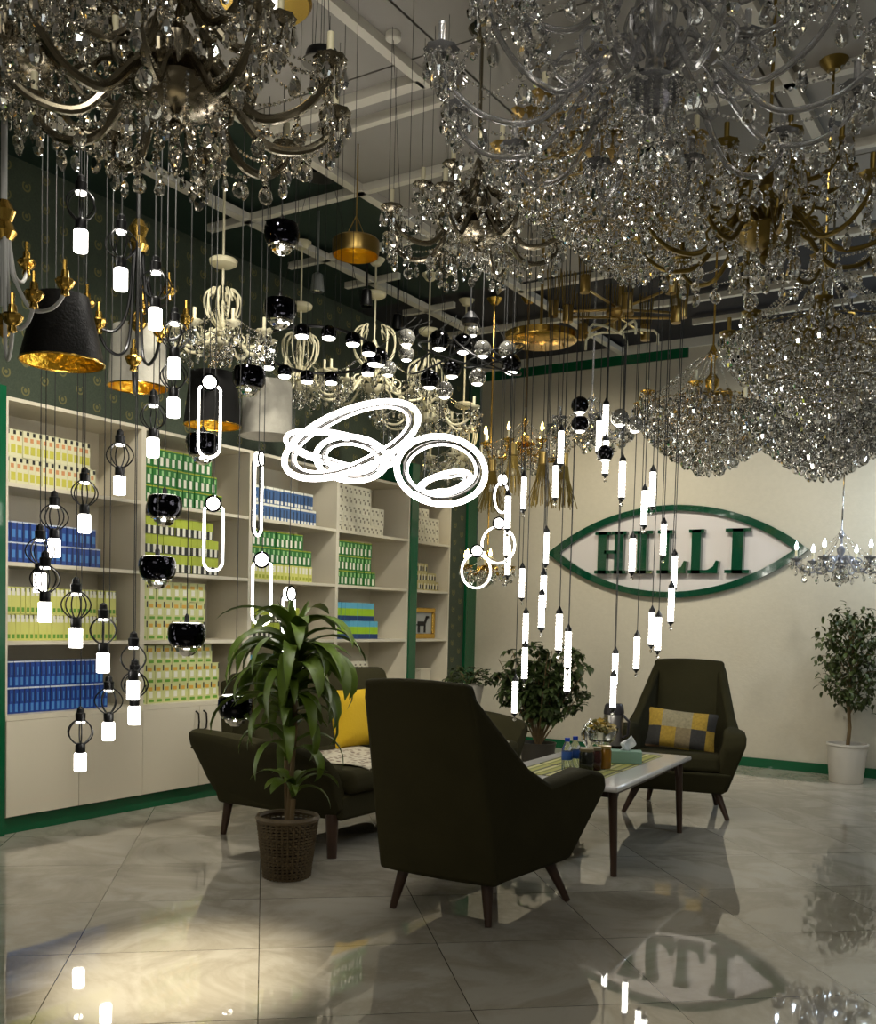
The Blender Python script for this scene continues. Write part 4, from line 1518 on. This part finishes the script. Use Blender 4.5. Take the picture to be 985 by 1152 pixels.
def drum(name, lab, x, y, wpx, d, h, taper, mo, mi_, top=False):
    p = at(x, y, d)
    R = wpx / 2 * d / 1140
    t = thing(name, lab, 'lamp shade', p)
    MB().lathe([(R, 0), (R * taper, h)], 40).obj('shade', mo, t)
    MB().lathe([(R * .985, .002), (R * taper * .985, h - .002)], 40).obj('lining', mi_, t, label='crinkled gold lining' if mi_ is M_GOLDLEAF else None)
    MB().torus((0, 0, 0), R * .995, .004, n=40, k=5).obj('hem', mo if mi_ is not M_GOLDLEAF else M_GOLD, t)
    sp_ = MB()
    for i in range(3):
        a = 2 * PI * i / 3
        sp_.tube([(0, 0, h - .02), (R * taper * cos(a), R * taper * sin(a), h - .01)], .003, 4)
    sp_.obj('spider', M_BRASS, t)
    MB().lathe([(0, h * .45), (.018, h * .45), (.02, h * .8), (.01, h * .95), (0, h)], 12).obj('socket', M_BLACK, t)
    cord_to_ceiling(t, 0, 0, h * .95)
    bl = bpy.data.lights.new('glow', 'POINT')
    bl.energy = 1.6 if mi_ is M_GOLDLEAF else .25
    bl.color = (1, .75, .4)
    bl.shadow_soft_size = .03
    lo_ = bpy.data.objects.new('glow', bl)
    COL.objects.link(lo_)
    lo_.location = p + Vector((0, 0, h * .55))
    return t


drum('drum_shade', 'black tapered drum shade with crinkled gold lining, far left', 70, 408, 92, 4.2, .27, .62, mat('black_glitter', (8, 7, 6), .5, spec=.2, bump=.25, bscale=90), M_GOLDLEAF)
drum('drum_shade', 'pale grey drum shade with gold lining behind the lanterns', 155, 436, 66, 5.2, .30, .86, M_FABRICW, M_GOLDLEAF)
drum('drum_shade', 'black drum shade with gold lining behind a glowing loop', 239, 479, 64, 5.9, .30, .80, M_FABRICK, M_GOLDLEAF)
drum('drum_shade', 'pale textured drum shade right of the black drum', 300, 491, 61, 6.1, .32, .88, M_FABRICW, M_FABRICW)

# brass dish pendant, black canopy dish, flush gold lamp, spots
p = at(400, 284, 5.6)
t = thing('dish_pendant', 'small brass drum pendant hanging from a chain', 'pendant lamp', p)
MB().lathe([(.125, -.02), (.13, .0), (.13, .06), (.12, .07), (.02, .075), (.015, .10), (0, .10)], 32).obj('shade', M_BRASS, t)
MB().lathe([(.124, -.018), (.122, .04), (0, .05)], 24).obj('lining', M_GOLDLEAF, t)
MB().tube([(0, 0, .1), (0, 0, HC - .03 - p.z)], .004, 5).obj('chain', M_BRASS, t)
for i in range(3):
    a = i * 2.1
    MB().tube([(.06 * cos(a), .06 * sin(a), .075), (0, 0, .2)], .003, 4).obj('strut', M_BRASS, t)
p = at(362, 72, 3.9)
t = thing('canopy_plate', 'round black-rimmed steel canopy plate on thin wires', 'ceiling plate', p)
MB().lathe([(0, 0), (.075, 0), (.078, .004), (.06, .006)], 32).obj('plate', mat('grey_steel', (120, 116, 110), .35, .7), t)
MB().lathe([(.0, .004), (.062, .004), (.064, .03), (.06, .045), (0, .047)], 32).obj('housing', M_BLACK, t)
for i in range(4):
    a = i * PI / 2 + .5
    MB().gem((.035 * cos(a), .035 * sin(a), -.003), .005).obj('screw', M_BLACK, t)
    MB().tube([(.03 * cos(a), .03 * sin(a), .045), (.01 * cos(a), .01 * sin(a), HC - .03 - p.z)], .0013, 4).obj('wire', M_CORD, t)
MB().tube([(.02, 0, 0), (.03, 0, -.55)], .0015, 4).obj('hanging_wire', M_CORD, t)
p = at(298, 4, 3.45)
t = thing('flush_ceiling_lamp', 'round brass flush lamp with lit centre at the top edge', 'ceiling lamp', p)
MB().lathe([(0, 0), (.15, 0), (.16, .01), (.155, .04), (.10, .06), (0, .06)], 40).obj('plate', M_GOLD, t)
MB().lathe([(0, -.02), (.045, -.018), (.05, 0)], 24).obj('diffuser', M_LED, t)
MB().tube([(0, 0, .05), (0, 0, HC - .03 - p.z)], .012, 8).obj('rod', M_GOLD, t)
for (x, y, d, lab) in ((357, 318, 6.6, 'grey track spot lamp on green ceiling'), (412, 335, 7.2, 'black track spot lamp behind the brass dish'), (447, 362, 7.8, 'black track spot lamp nearest the corner')):
    p = at(x, y, d)
    t = thing('spot_lamp', lab, 'spot lamp', p, 0, 'spots on the green ceiling')
    m_ = mat('grey_paint', (96, 100, 96), .4) if 'grey' in lab else M_BLACK
    MB().lathe([(.04, -.06), (.045, -.05), (.035, .05), (.02, .06), (0, .06)], 18).obj('head', m_, t)
    MB().lathe([(0, -.045), (.038, -.05)], 18).obj('lens', M_CHROME, t)
    MB().tube([(0, 0, .06), (0, 0, HC - p.z)], .008, 6).obj('stem', m_, t)
p = at(5, 569 - 190, 4.0)
t = thing('small_disc_lamp', 'small pale disc lamp at the far left edge', 'pendant lamp', at(4, 374, 4.0))
MB().lathe([(0, 0), (.03, -.01), (.035, .01), (.03, .03), (0, .035)], 20).obj('shade', mat('grey_glass', (120, 120, 122), .2), t)
MB().lathe([(0, -.006), (.02, -.013), (0, -.015)], 16).obj('diffuser', mat('matt_white', (210, 210, 205), .5), t)
cord_to_ceiling(t, 0, 0, .03)

# golden brush pendants: rods flaring out of a socket
br0 = None
for k, (x, y, d) in enumerate([(610, 522, 6.9), (634, 524, 6.9), (577, 512, 7.2), (553, 530, 7.2)]):
    p = at(x, y, d)
    lab = ['golden pendant of flaring rods left of its twin, over the sign tip', 'golden pendant of flaring rods, rightmost of the row',
           'golden pendant of flaring rods beside the lit chandelier', 'golden pendant of flaring rods nearest the corner post'][k]
    if br0 is None:
        t = br0 = thing('rod_pendant', lab, 'pendant lamp', p, 0, 'golden flaring rod pendants')
        MB().lathe([(0, .09), (.01, .09), (.03, .08), (.03, .0), (.034, -.005), (0, -.005)], 16).obj('socket', M_BRASS, t)
        r_ = MB()
        for i in range(26):
            a = 2 * PI * i / 26
            L_ = .30 * rnd.uniform(.8, 1)
            r_.tube([(.026 * cos(a), .026 * sin(a), 0), (.04 * cos(a), .04 * sin(a), -.1), ((.05 + .05 * (i % 3) / 2) * cos(a), (.05 + .05 * (i % 3) / 2) * sin(a), -L_)], .0035, 4)
        r_.obj('rods', M_OLDGOLD, t)
        MB().ball((0, 0, -.12), .03, 12, 8).obj('glass_bulb', mat('opal', (220, 214, 196), .2), t)
        MB().tube([(0, 0, .09), (0, 0, 1)], .003, 5).obj('cord', M_CORD, t)
    else:
        t = dup(br0, p, k, lab)
    for c_ in t.children:
        if c_.name.startswith('cord'):
            c_.data = MB().tube([(0, 0, .09), (0, 0, HC - .03 - p.z)], .003, 5).mesh('cord', M_CORD)

# brass starburst chandelier with glass cylinders
c = at(697, 352, 6.2)
t = thing('starburst_chandelier', 'brass starburst chandelier with upright clear glass cylinders', 'chandelier', c)
MB().lathe([(0, -.03), (.05, -.03), (.085, -.01), (.085, .01), (.05, .03), (0, .04)], 24).obj('hub', M_BRASS, t)
MB().tube([(0, 0, .03), (0, 0, HC - .05 - c.z)], .012, 8).obj('rod', M_BRASS, t)
for i in range(10):
    a = 2 * PI * i / 10 + .2
    R_ = .42 if i % 2 else .34
    zz = .02 if i % 2 else -.03
    A = MB().tube([(0, 0, zz), (R_ * cos(a), R_ * sin(a), zz * 2)], .008, 6).obj('arm', M_BRASS, t)
    e = Vector((R_ * cos(a), R_ * sin(a), zz * 2))
    MB().lathe([(0, 0), (.03, 0), (.032, .01), (.032, .09), (.028, .1)], 14, e - Vector((0, 0, .03))).obj('socket', M_BRASS, A)
    g_ = MB()
    for j in range(14):
        q = 2 * PI * j / 14
        g_.tube([e + Vector((.03 * cos(q), .03 * sin(q), .05)), e + Vector((.045 * cos(q), .045 * sin(q), .26))], .0028, 4)
    g_.obj('rod_shade', M_OLDGOLD, A)
for i in range(5):
    a = 2 * PI * i / 5 + .5
    MB().tube([(0, 0, -.12), (.12 * cos(a), .12 * sin(a), -.10), (.21 * cos(a), .21 * sin(a), -.105), (.235 * cos(a), .235 * sin(a), -.13), (.236 * cos(a), .236 * sin(a), -.19)], .008, 6).obj('hook_arm', M_CREAM, t)
MB().tube([(0, 0, -.12), (0, 0, 0)], .01, 6).obj('lower_stem', M_BRASS, t)


# ------------------------------------------------------------------ arm chandeliers with gold cups
def hose_chandelier(lab, c, m_arm, arms, ztop, d):
    t = thing('hose_arm_chandelier', lab, 'chandelier', c)
    MB().tube([(0, 0, ztop * .1 - .1), (0, 0, HC - .05 - c.z)], .012, 8).obj('stem', m_arm, t)
    MB().lathe([(0, .25), (.03, .25), (.05, .28), (.03, .32), (.045, .36), (.02, .40), (0, .40)], 16).obj('top_hub', M_GOLD, t)
    MB().lathe([(0, -.12), (.02, -.11), (.045, -.08), (.03, -.05), (.02, -.03), (0, -.03)], 16).obj('finial', M_GOLD, t)
    for (x, y, dd) in arms:
        e = at(x, y, d + dd) - c
        h_ = Vector((e.x, e.y, 0))
        A = MB().tube([(h_.normalized().x * .02, h_.normalized().y * .02, .3), h_ * .12 + Vector((0, 0, .15)), h_ * .22 + Vector((0, 0, e.z - .02)), h_ * .45 + Vector((0, 0, e.z - .10)),
                       h_ * .75 + Vector((0, 0, e.z - .09)), h_ * .94 + Vector((0, 0, e.z - .05)), e], .008, 8)
        pts = [Vector(v) for v in ((h_.normalized().x * .02, h_.normalized().y * .02, .3), h_ * .12 + Vector((0, 0, .15)), h_ * .22 + Vector((0, 0, e.z + .0)), h_ * .45 + Vector((0, 0, e.z - .09)),
                       h_ * .75 + Vector((0, 0, e.z - .09)), h_ * .94 + Vector((0, 0, e.z - .05)), e)]
        pts = smooth_path(pts, 5)
        A = MB().tube(pts, .0075, 8).obj('arm', m_arm, t)
        MB().lathe([(0, -.04), (.016, -.034), (.012, -.015), (.026, -.005), (.036, .02), (.030, .028), (.016, .03), (.013, .06), (0, .06)], 20, e, wob=.06).obj('cup', M_GOLD, A)
        MB().tube([e + Vector((0, 0, .04)), e + Vector((0, 0, .10))], .008, 8).obj('candle_tube', M_GOLD, A)


def smooth_path(pts, k=5):
    """Catmull-Rom through the points"""
    P_ = [pts[0]] + list(pts) + [pts[-1]]
    out = []
    for i in range(1, len(P_) - 2):
        a, b, c, d = P_[i - 1], P_[i], P_[i + 1], P_[i + 2]
        for j in range(k):
            q = j / k
            out.append(.5 * ((2 * b) + (c - a) * q + (2 * a - 5 * b + 4 * c - d) * q * q + (3 * b - a - 3 * c + d) * q ** 3))
    out.append(P_[-2])
    return out


hose_chandelier('white-armed chandelier with gold cups at the far left edge', at(4, 345, 3.9), M_WHITEARM,
                [(38, 336, -.12), (73, 322, .0), (14, 362, -.3), (-40, 330, .1), (-10, 295, .35), (30, 300, .3)], 1, 3.9)
hose_chandelier('black-armed chandelier with gold cups hanging above the pale drum', at(155, 345, 4.75), M_BLACK,
                [(98, 345, -.1), (111, 366, -.25), (150, 408, -.35), (160, 345, .35), (209, 362, .1), (180, 376, -.3), (190, 330, .3)], 1, 4.75)


# ------------------------------------------------------------------ crystal chandeliers
def drop_mesh(name, m, L=.06, W_=.02, n=7):
    b = MB()
    b.lathe([(0, 0), (W_ * .55, -L * .12), (W_ * .7, -L * .25), (W_, -L * .62), (W_ * .72, -L * .88), (0, -L)], n)
    b.gem((0, 0, .012), .009)
    return b.mesh(name, m, False)


def flat_drop(name, m, L, W_):
    b = MB()
    n = 10
    rim = [(W_ * sin(2 * PI * i / n) * (1 - .25 * cos(2 * PI * i / n)), 0, -L * .5 + L * .5 * cos(2 * PI * i / n)) for i in range(n)]
    inn = [(x * .55, W_ * .45 * s, -L * .5 + (z + L * .5) * .55) for s in (1, -1) for x, y, z in rim]
    vs = rim + inn
    fs = [tuple(range(n, 2 * n))[::-1], tuple(range(2 * n, 3 * n))]
    for i in range(n):
        j = (i + 1) % n
        fs.append((i, j, n + j, n + i))
        fs.append((i, 2 * n + i, 2 * n + j, j))
    b.add(vs, fs)
    b.gem((0, 0, .012), .009)
    return b.mesh(name, m, False)


DROPS = {}


def drops_for(m, s):
    k = (m.name, round(s, 3))
    if k not in DROPS:
        DROPS[k] = [drop_mesh('crystal_drop', m, .062 * s, .017 * s), flat_drop('crystal_drop', m, .058 * s, .021 * s), drop_mesh('crystal_drop', m, .085 * s, .012 * s, 6)]
    return DROPS[k]


def strand(pts, m, r, gap, name='bead_strand', parent=None):
    """beads set along a polyline"""
    b = MB()
    acc = 0
    for i in range(len(pts) - 1):
        a, c_ = Vector(pts[i]), Vector(pts[i + 1])
        L = (c_ - a).length
        while acc < L:
            b.gem(a.lerp(c_, acc / L), r * rnd.uniform(.85, 1.1))
            acc += gap
        acc -= L
    return b.obj(name, m, parent, False) if b.v else None


def swag(a, b, sag, n=8):
    a, b = Vector(a), Vector(b)
    return [a.lerp(b, i / n) - Vector((0, 0, sag * 4 * (i / n) * (1 - i / n))) for i in range(n + 1)]


def place_drops(t, spots, m, s, lim=92):
    ms = drops_for(m, s)
    cl = CAM_LOC
    w = t.location
    spots = sorted(spots, key=lambda q: (Vector(q[0]) + w - cl).length + rnd.uniform(0, .5))
    for (p, k, sc) in spots[:lim]:
        part('crystal_drop', ms[k], t, p, (rnd.uniform(-.1, .1), rnd.uniform(-.1, .1), rnd.random() * 3.1), sc)
    if len(spots) > lim:
        b = MB()
        for (p, k, sc) in spots[lim:]:
            R3 = Matrix.Rotation(rnd.random() * 3, 3, 'Z')
            me = ms[k]
            b.add([Vector(p) + R3 @ (v.co * sc) for v in me.vertices], [tuple(f.vertices) for f in me.polygons])
        o = b.obj('crystal_drops', m, t, False)
        o['kind'] = 'stuff'


def crystal_chandelier(lab, c, R, n=8, m_arm=M_SILVER, m_body=M_SILVER, m_cry=M_CRYSTAL, ds=1.0, tiers=((1.0, 0.0),), tall=.9, rz=0.0, dense=1.0,
                       candle=True, bulb=None, arm_r=.011, swags=True, bowl=.30, seed=1, skirt=0, name='crystal_chandelier', leafy_=False, chain_m=None, droplen=1.0, dip=.24, lim=92):
    global rnd
    rnd = random.Random(seed)
    t = thing(name, lab, 'chandelier', c, rz)
    spots = []
    H = R * tall
    pr = [(0, -.30 * R), (.03 * R, -.28 * R), (.055 * R, -.24 * R), (.02 * R, -.18 * R), (.06 * R, -.14 * R), (.11 * R, -.06 * R), (.05 * R, .02 * R), (.035 * R, .12 * R), (.09 * R, .22 * R),
          (.10 * R, .30 * R), (.04 * R, .38 * R), (.03 * R, .55 * R), (.07 * R, .62 * R), (.05 * R, .70 * R), (.015 * R, .78 * R), (.012 * R, H), (0, H)]
    MB().lathe(pr, 18).obj('stem', m_body, t)
    MB().lathe([(0, -.17 * R), (bowl * .35 * R, -.165 * R), (bowl * .8 * R, -.12 * R), (bowl * R, -.05 * R), (bowl * 1.05 * R, -.03 * R), (bowl * .98 * R, -.035 * R), (bowl * .7 * R, -.09 * R), (0, -.12 * R)], 32, wob=.02).obj('bowl', m_body, t)
    MB().tube([(0, 0, H * .98), (0, 0, HC - .04 - c.z)], .007, 6).obj('chain', chain_m or m_body, t)
    MB().lathe([(0, -.05), (.03, -.045), (.06, -.01), (.065, .0), (0, .0)], 20, (0, 0, HC - .03 - c.z)).obj('canopy', m_body, t)
    ends_all = []
    for ti, (tr, tz) in enumerate(tiers):
        nn = n if ti == 0 else max(5, n - 2 * ti)
        ends = []
        RR = R * tr
        for i in range(nn):
            a = 2 * PI * i / nn + ti * .4
            u = Vector((cos(a), sin(a), 0))
            z0 = tz * R
            path = [u * .08 * RR + Vector((0, 0, z0 + .06 * R)), u * .20 * RR + Vector((0, 0, z0 + .12 * R)), u * .34 * RR + Vector((0, 0, z0 - .02 * R)), u * .55 * RR + Vector((0, 0, z0 - dip * RR)),
                    u * .80 * RR + Vector((0, 0, z0 - dip * .96 * RR)), u * .97 * RR + Vector((0, 0, z0 - dip * .4 * RR)), u * 1.0 * RR + Vector((0, 0, z0 + .02 * R))]
            pts = smooth_path(path, 5)
            rs_ = [arm_r * (1.25 - .5 * q / len(pts)) for q in range(len(pts))]
            A = MB().tube(pts, rs_, 8).obj('arm', m_arm, t)
            # inner scroll
            s0 = u * .36 * RR + Vector((0, 0, z0 - .02 * R))
            sc = [s0 + u * (.14 * RR * (1 - q / 14) * sin(q * .62)) + Vector((0, 0, .10 * RR * (1 - q / 14) * cos(q * .62) + .02 * R)) for q in range(13)]
            MB().tube(sc, arm_r * .6, 6).obj('scroll', m_arm, A)
            e = path[-1]
            ends.append(e)
            MB().lathe([(0, -.012), (.012, -.012), (.03, .0), (.043, .010), (.046, .016), (.03, .012), (.012, .012), (.010, .03), (0, .03)], 16, e, wob=.06).obj('drip_cup', m_body if not leafy_ else m_arm, A)
            if candle:
                MB().tube([e + Vector((0, 0, .02)), e + Vector((0, 0, .085))], .010, 10).obj('candle', M_CREAM if m_body not in (M_OLDGOLD, M_GARM) else m_body, A)
                if bulb is not None:
                    MB().lathe([(0, 0), (.010, .0), (.015, .015), (.011, .035), (.003, .06), (0, .062)], 12, e + Vector((0, 0, .087))).obj('flame_bulb', bulb, A)
            for j in range(int(6 * dense)):
                q = 2 * PI * j / int(6 * dense)
                spots.append((e + Vector((.042 * cos(q), .042 * sin(q), -.012)), 0 if j % 2 else 2, .75 * droplen))
            spots.append((path[4] + Vector((0, 0, -.03)), 1, 1.1 * droplen))
            spots.append((e + Vector((0, 0, -.05)), 1, 1.25 * droplen))
            if dense > 1:
                spots.append((path[3] + Vector((0, 0, -.05)), 1, 1.0))
                spots.append((path[5] + Vector((0, 0, -.045)), 0, 1.0))
        ends_all.append((ends, nn, RR, tz * R))
    # bead swags
    if swags:
        top = Vector((0, 0, .66 * R))
        for (ends, nn, RR, z0) in ends_all:
            for i in range(nn):
                a, b = ends[i], ends[(i + 1) % nn]
                sg = swag(a, b, .16 * RR)
                strand(sg, m_cry, .0062 * ds, .0155 * ds, parent=t)
                spots.append((sg[4] + Vector((0, 0, -.02)), 1, .95))
                spots.append((sg[2] + Vector((0, 0, -.015)), 0, .7))
                spots.append((sg[6] + Vector((0, 0, -.015)), 0, .7))
                if z0 == 0:
                    u = Vector((a.x, a.y, 0)).normalized()
                    strand(swag(top + u * .07 * R, a + Vector((0, 0, .0)), .12 * R), m_cry, .0058 * ds, .0165 * ds, parent=t)
                    strand(swag(a - Vector((0, 0, .02)), u * bowl * R + Vector((0, 0, -.06 * R)), .13 * R), m_cry, .0058 * ds, .015 * ds, parent=t)
        nb = int(10 * dense)
        for i in range(nb):
            a = 2 * PI * i / nb
            q = Vector((bowl * R * cos(a), bowl * R * sin(a), -.05 * R))
            L = R * .22 * rnd.uniform(.8, 1.2)
            strand([q, q - Vector((0, 0, L))], m_cry, .0062 * ds, .014 * ds, parent=t)
            spots.append((q - Vector((0, 0, L + .01)), i % 2, 1.0))
        for i in range(6):
            a = i * 2 * PI / 6
            spots.append((Vector((.1 * R * cos(a), .1 * R * sin(a), -.25 * R)), 1, 1.1))
    # skirt of hanging crystal: rows of rings narrowing downwards
    if skirt:
        rows = skirt
        for k in range(rows):
            q = k / (rows - 1)
            rk = R * (.98 - .80 * q ** 1.6)
            zk = -.08 * R - R * .75 * q
            MB().torus((0, 0, zk), rk, .0022, n=36, k=4).obj('ring', m_body, t)
            nk = int(2 * PI * rk / (.034 * ds))
            for i in range(nk):
                a = 2 * PI * i / nk + k
                spots.append((Vector((rk * cos(a), rk * sin(a), zk - .01)), i % 2, 1.0))
        for i in range(14):
            a = 2 * PI * i / 14
            strand([(R * .97 * cos(a), R * .97 * sin(a), -.08 * R), (.18 * R * cos(a), .18 * R * sin(a), .6 * R)], m_cry, .006 * ds, .016 * ds, parent=t)
            pts = []
            for j in range(9):
                q = j / 8
                rk = R * (.98 - .80 * q ** 1.6)
                pts.append((rk * cos(a + .2), rk * sin(a + .2), -.08 * R - R * .75 * q))
            strand(pts, m_cry, .006 * ds, .016 * ds, parent=t)
    spots.append((Vector((0, 0, -.31 * R)), 1, 1.6))
    place_drops(t, spots, m_cry, ds, lim)
    return t


# the big ones near the camera
crystal_chandelier('big smoky silver chandelier hung with crystals, top left of the room', at(198, 98, 2.9), .47, 10, M_SILVER, M_SILVER, M_CRYSTALS, 1.0, ((1, 0), (.62, .42)), .95, .3, 1.5, seed=11, arm_r=.014)
crystal_chandelier('smoky silver crystal chandelier cut off by the left edge', at(12, 60, 3.5), .46, 8, M_SILVER, M_SILVER, M_CRYSTALS, .9, ((1, 0), (.6, .4)), .95, .1, 1.2, seed=12, arm_r=.013)
crystal_chandelier('huge pale glass-armed crystal chandelier, top right, nearest to us', at(735, 88, 2.75), .58, 12, M_GARM, M_GARM, M_CRYSTAL, .95, ((1, 0), (.66, .38)), .9, .15, 1.8, seed=13, arm_r=.0085, bowl=.13)
crystal_chandelier('silver crystal chandelier in the middle, left of the brass starburst', at(537, 258, 4.5), .41, 8, M_SILVER, M_SILVER, M_CRYSTAL, 1.0, ((1, 0), (.6, .4)), .9, .2, 1.3, seed=14, arm_r=.012)
crystal_chandelier('olive gold chandelier with crystal drops at upper right', at(862, 256, 3.95), .49, 10, M_OLDGOLD, M_OLDGOLD, M_CRYSTAL, 1.0, ((1, 0), (.6, .42)), .95, .1, 1.5, seed=15, arm_r=.010, bowl=.24)
crystal_chandelier('gold and crystal chandelier hanging in the centre of the right cluster', at(672, 165, 3.7), .35, 8, M_BRASS, M_BRASS, M_CRYSTAL, 1.0, ((1, 0), (.6, .4)), .9, .4, 1.5, seed=16, skirt=6)
crystal_chandelier('second olive gold chandelier lower down at the right edge', at(925, 372, 4.7), .42, 8, M_OLDGOLD, M_OLDGOLD, M_CRYSTAL, 1.0, ((1, 0),), .9, .2, 1.6, seed=17, skirt=7)
crystal_chandelier('warm gold crystal basket chandelier before the back wall, above the sign', at(800, 452, 6.6), .47, 8, M_BRASS, M_GOLD, M_CRYSTAL, 1.3, ((1, 0),), 1.1, .1, 1.5, seed=18, skirt=8)
crystal_chandelier('bluish crystal basket chandelier low at the right edge', at(930, 448, 5.6), .44, 8, M_SILVER, M_SILVER, M_CRYSTAL, 1.3, ((1, 0),), 1.0, .1, 1.5, seed=19, skirt=9)
crystal_chandelier('pale gold chandelier with crystals between sign and gold basket', at(715, 235, 5.3), .38, 8, M_BRASS, M_BRASS, M_CRYSTAL, 1.0, ((1, 0),), .9, .1, 1.5, seed=20, skirt=5)
# lit ones at the back wall
crystal_chandelier('small chandelier with cool lit candle bulbs right of the sign', at(945, 632, 7.9), .33, 6, mat('pale_chrome', (170, 172, 180), .15, .6), MATS['pale_chrome'], M_CRYSTAL, 1.0, ((1, 0),), 1.0, .35, 1.0,
                   bulb=M_BULBC, seed=21, arm_r=.010, bowl=.16, chain_m=M_CHROME)
crystal_chandelier('small gold chandelier with warm lit bulbs near the corner post', at(590, 505, 8.2), .34, 8, M_GOLD, M_GOLD, M_CRYSTAL, 1.1, ((1, 0),), 1.0, .1, 1.2, bulb=M_BULBW, seed=22, arm_r=.010)
crystal_chandelier('clear crystal chandelier behind the glowing tubes, left of the sign top', at(665, 478, 7.4), .30, 6, M_GARM, M_GARM, M_CRYSTAL, 1.1, ((1, 0),), 1.0, .1, 1.3, seed=23, arm_r=.008, droplen=1.1)
crystal_chandelier('tiny crystal chandelier in the corner below the glowing rings', at(548, 640, 8.3), .2, 6, M_GOLD, M_GOLD, M_CRYSTAL, 1.0, ((1, 0),), 1.0, .1, 1.0, bulb=M_BULBW, seed=24, arm_r=.007)
# cream enamel ones over the shelves
for k, (x, y, d, R, lab) in enumerate([(250, 380, 5.7, .27, 'cream leafy chandelier with crystal drops, leftmost of the cream ones'), (337, 430, 7.1, .34, 'cream chandelier behind the ring of mirrored globes'),
                                       (420, 432, 7.4, .42, 'cream scrolled chandelier above the glowing rings'), (480, 465, 7.7, .40, 'cream scrolled chandelier behind the mirror balls'),
                                       (520, 520, 8.3, .3, 'cream chandelier farthest back, by the corner post')]):
    c = at(x, y, d)
    t = crystal_chandelier(lab, c, R, 8, M_CREAM, M_CREAM, M_CRYSTAL, .95, ((1, 0),), 1.1, .2 + k, .8, seed=30 + k, arm_r=.009, chain_m=M_CREAM, bowl=.2, droplen=1.15)
    for i in range(10):
        a = 2 * PI * i / 10
        u = Vector((cos(a), sin(a), 0))
        pts = smooth_path([u * .03 + Vector((0, 0, R * .2)), u * R * .34 + Vector((0, 0, R * .5)), u * R * .36 + Vector((0, 0, R * .85)), u * R * .2 + Vector((0, 0, R * .98)), u * R * .26 + Vector((0, 0, R * .82))], 4)
        MB().tube(pts, .006, 5).obj('leaf_scroll', M_CREAM, t)
    MB().lathe([(0, -.02), (.05, -.015), (.075, .0), (.08, .02), (.07, .03), (0, .03)], 24, (0, 0, R * 1.5)).obj('crown_plate', M_CREAM, t)
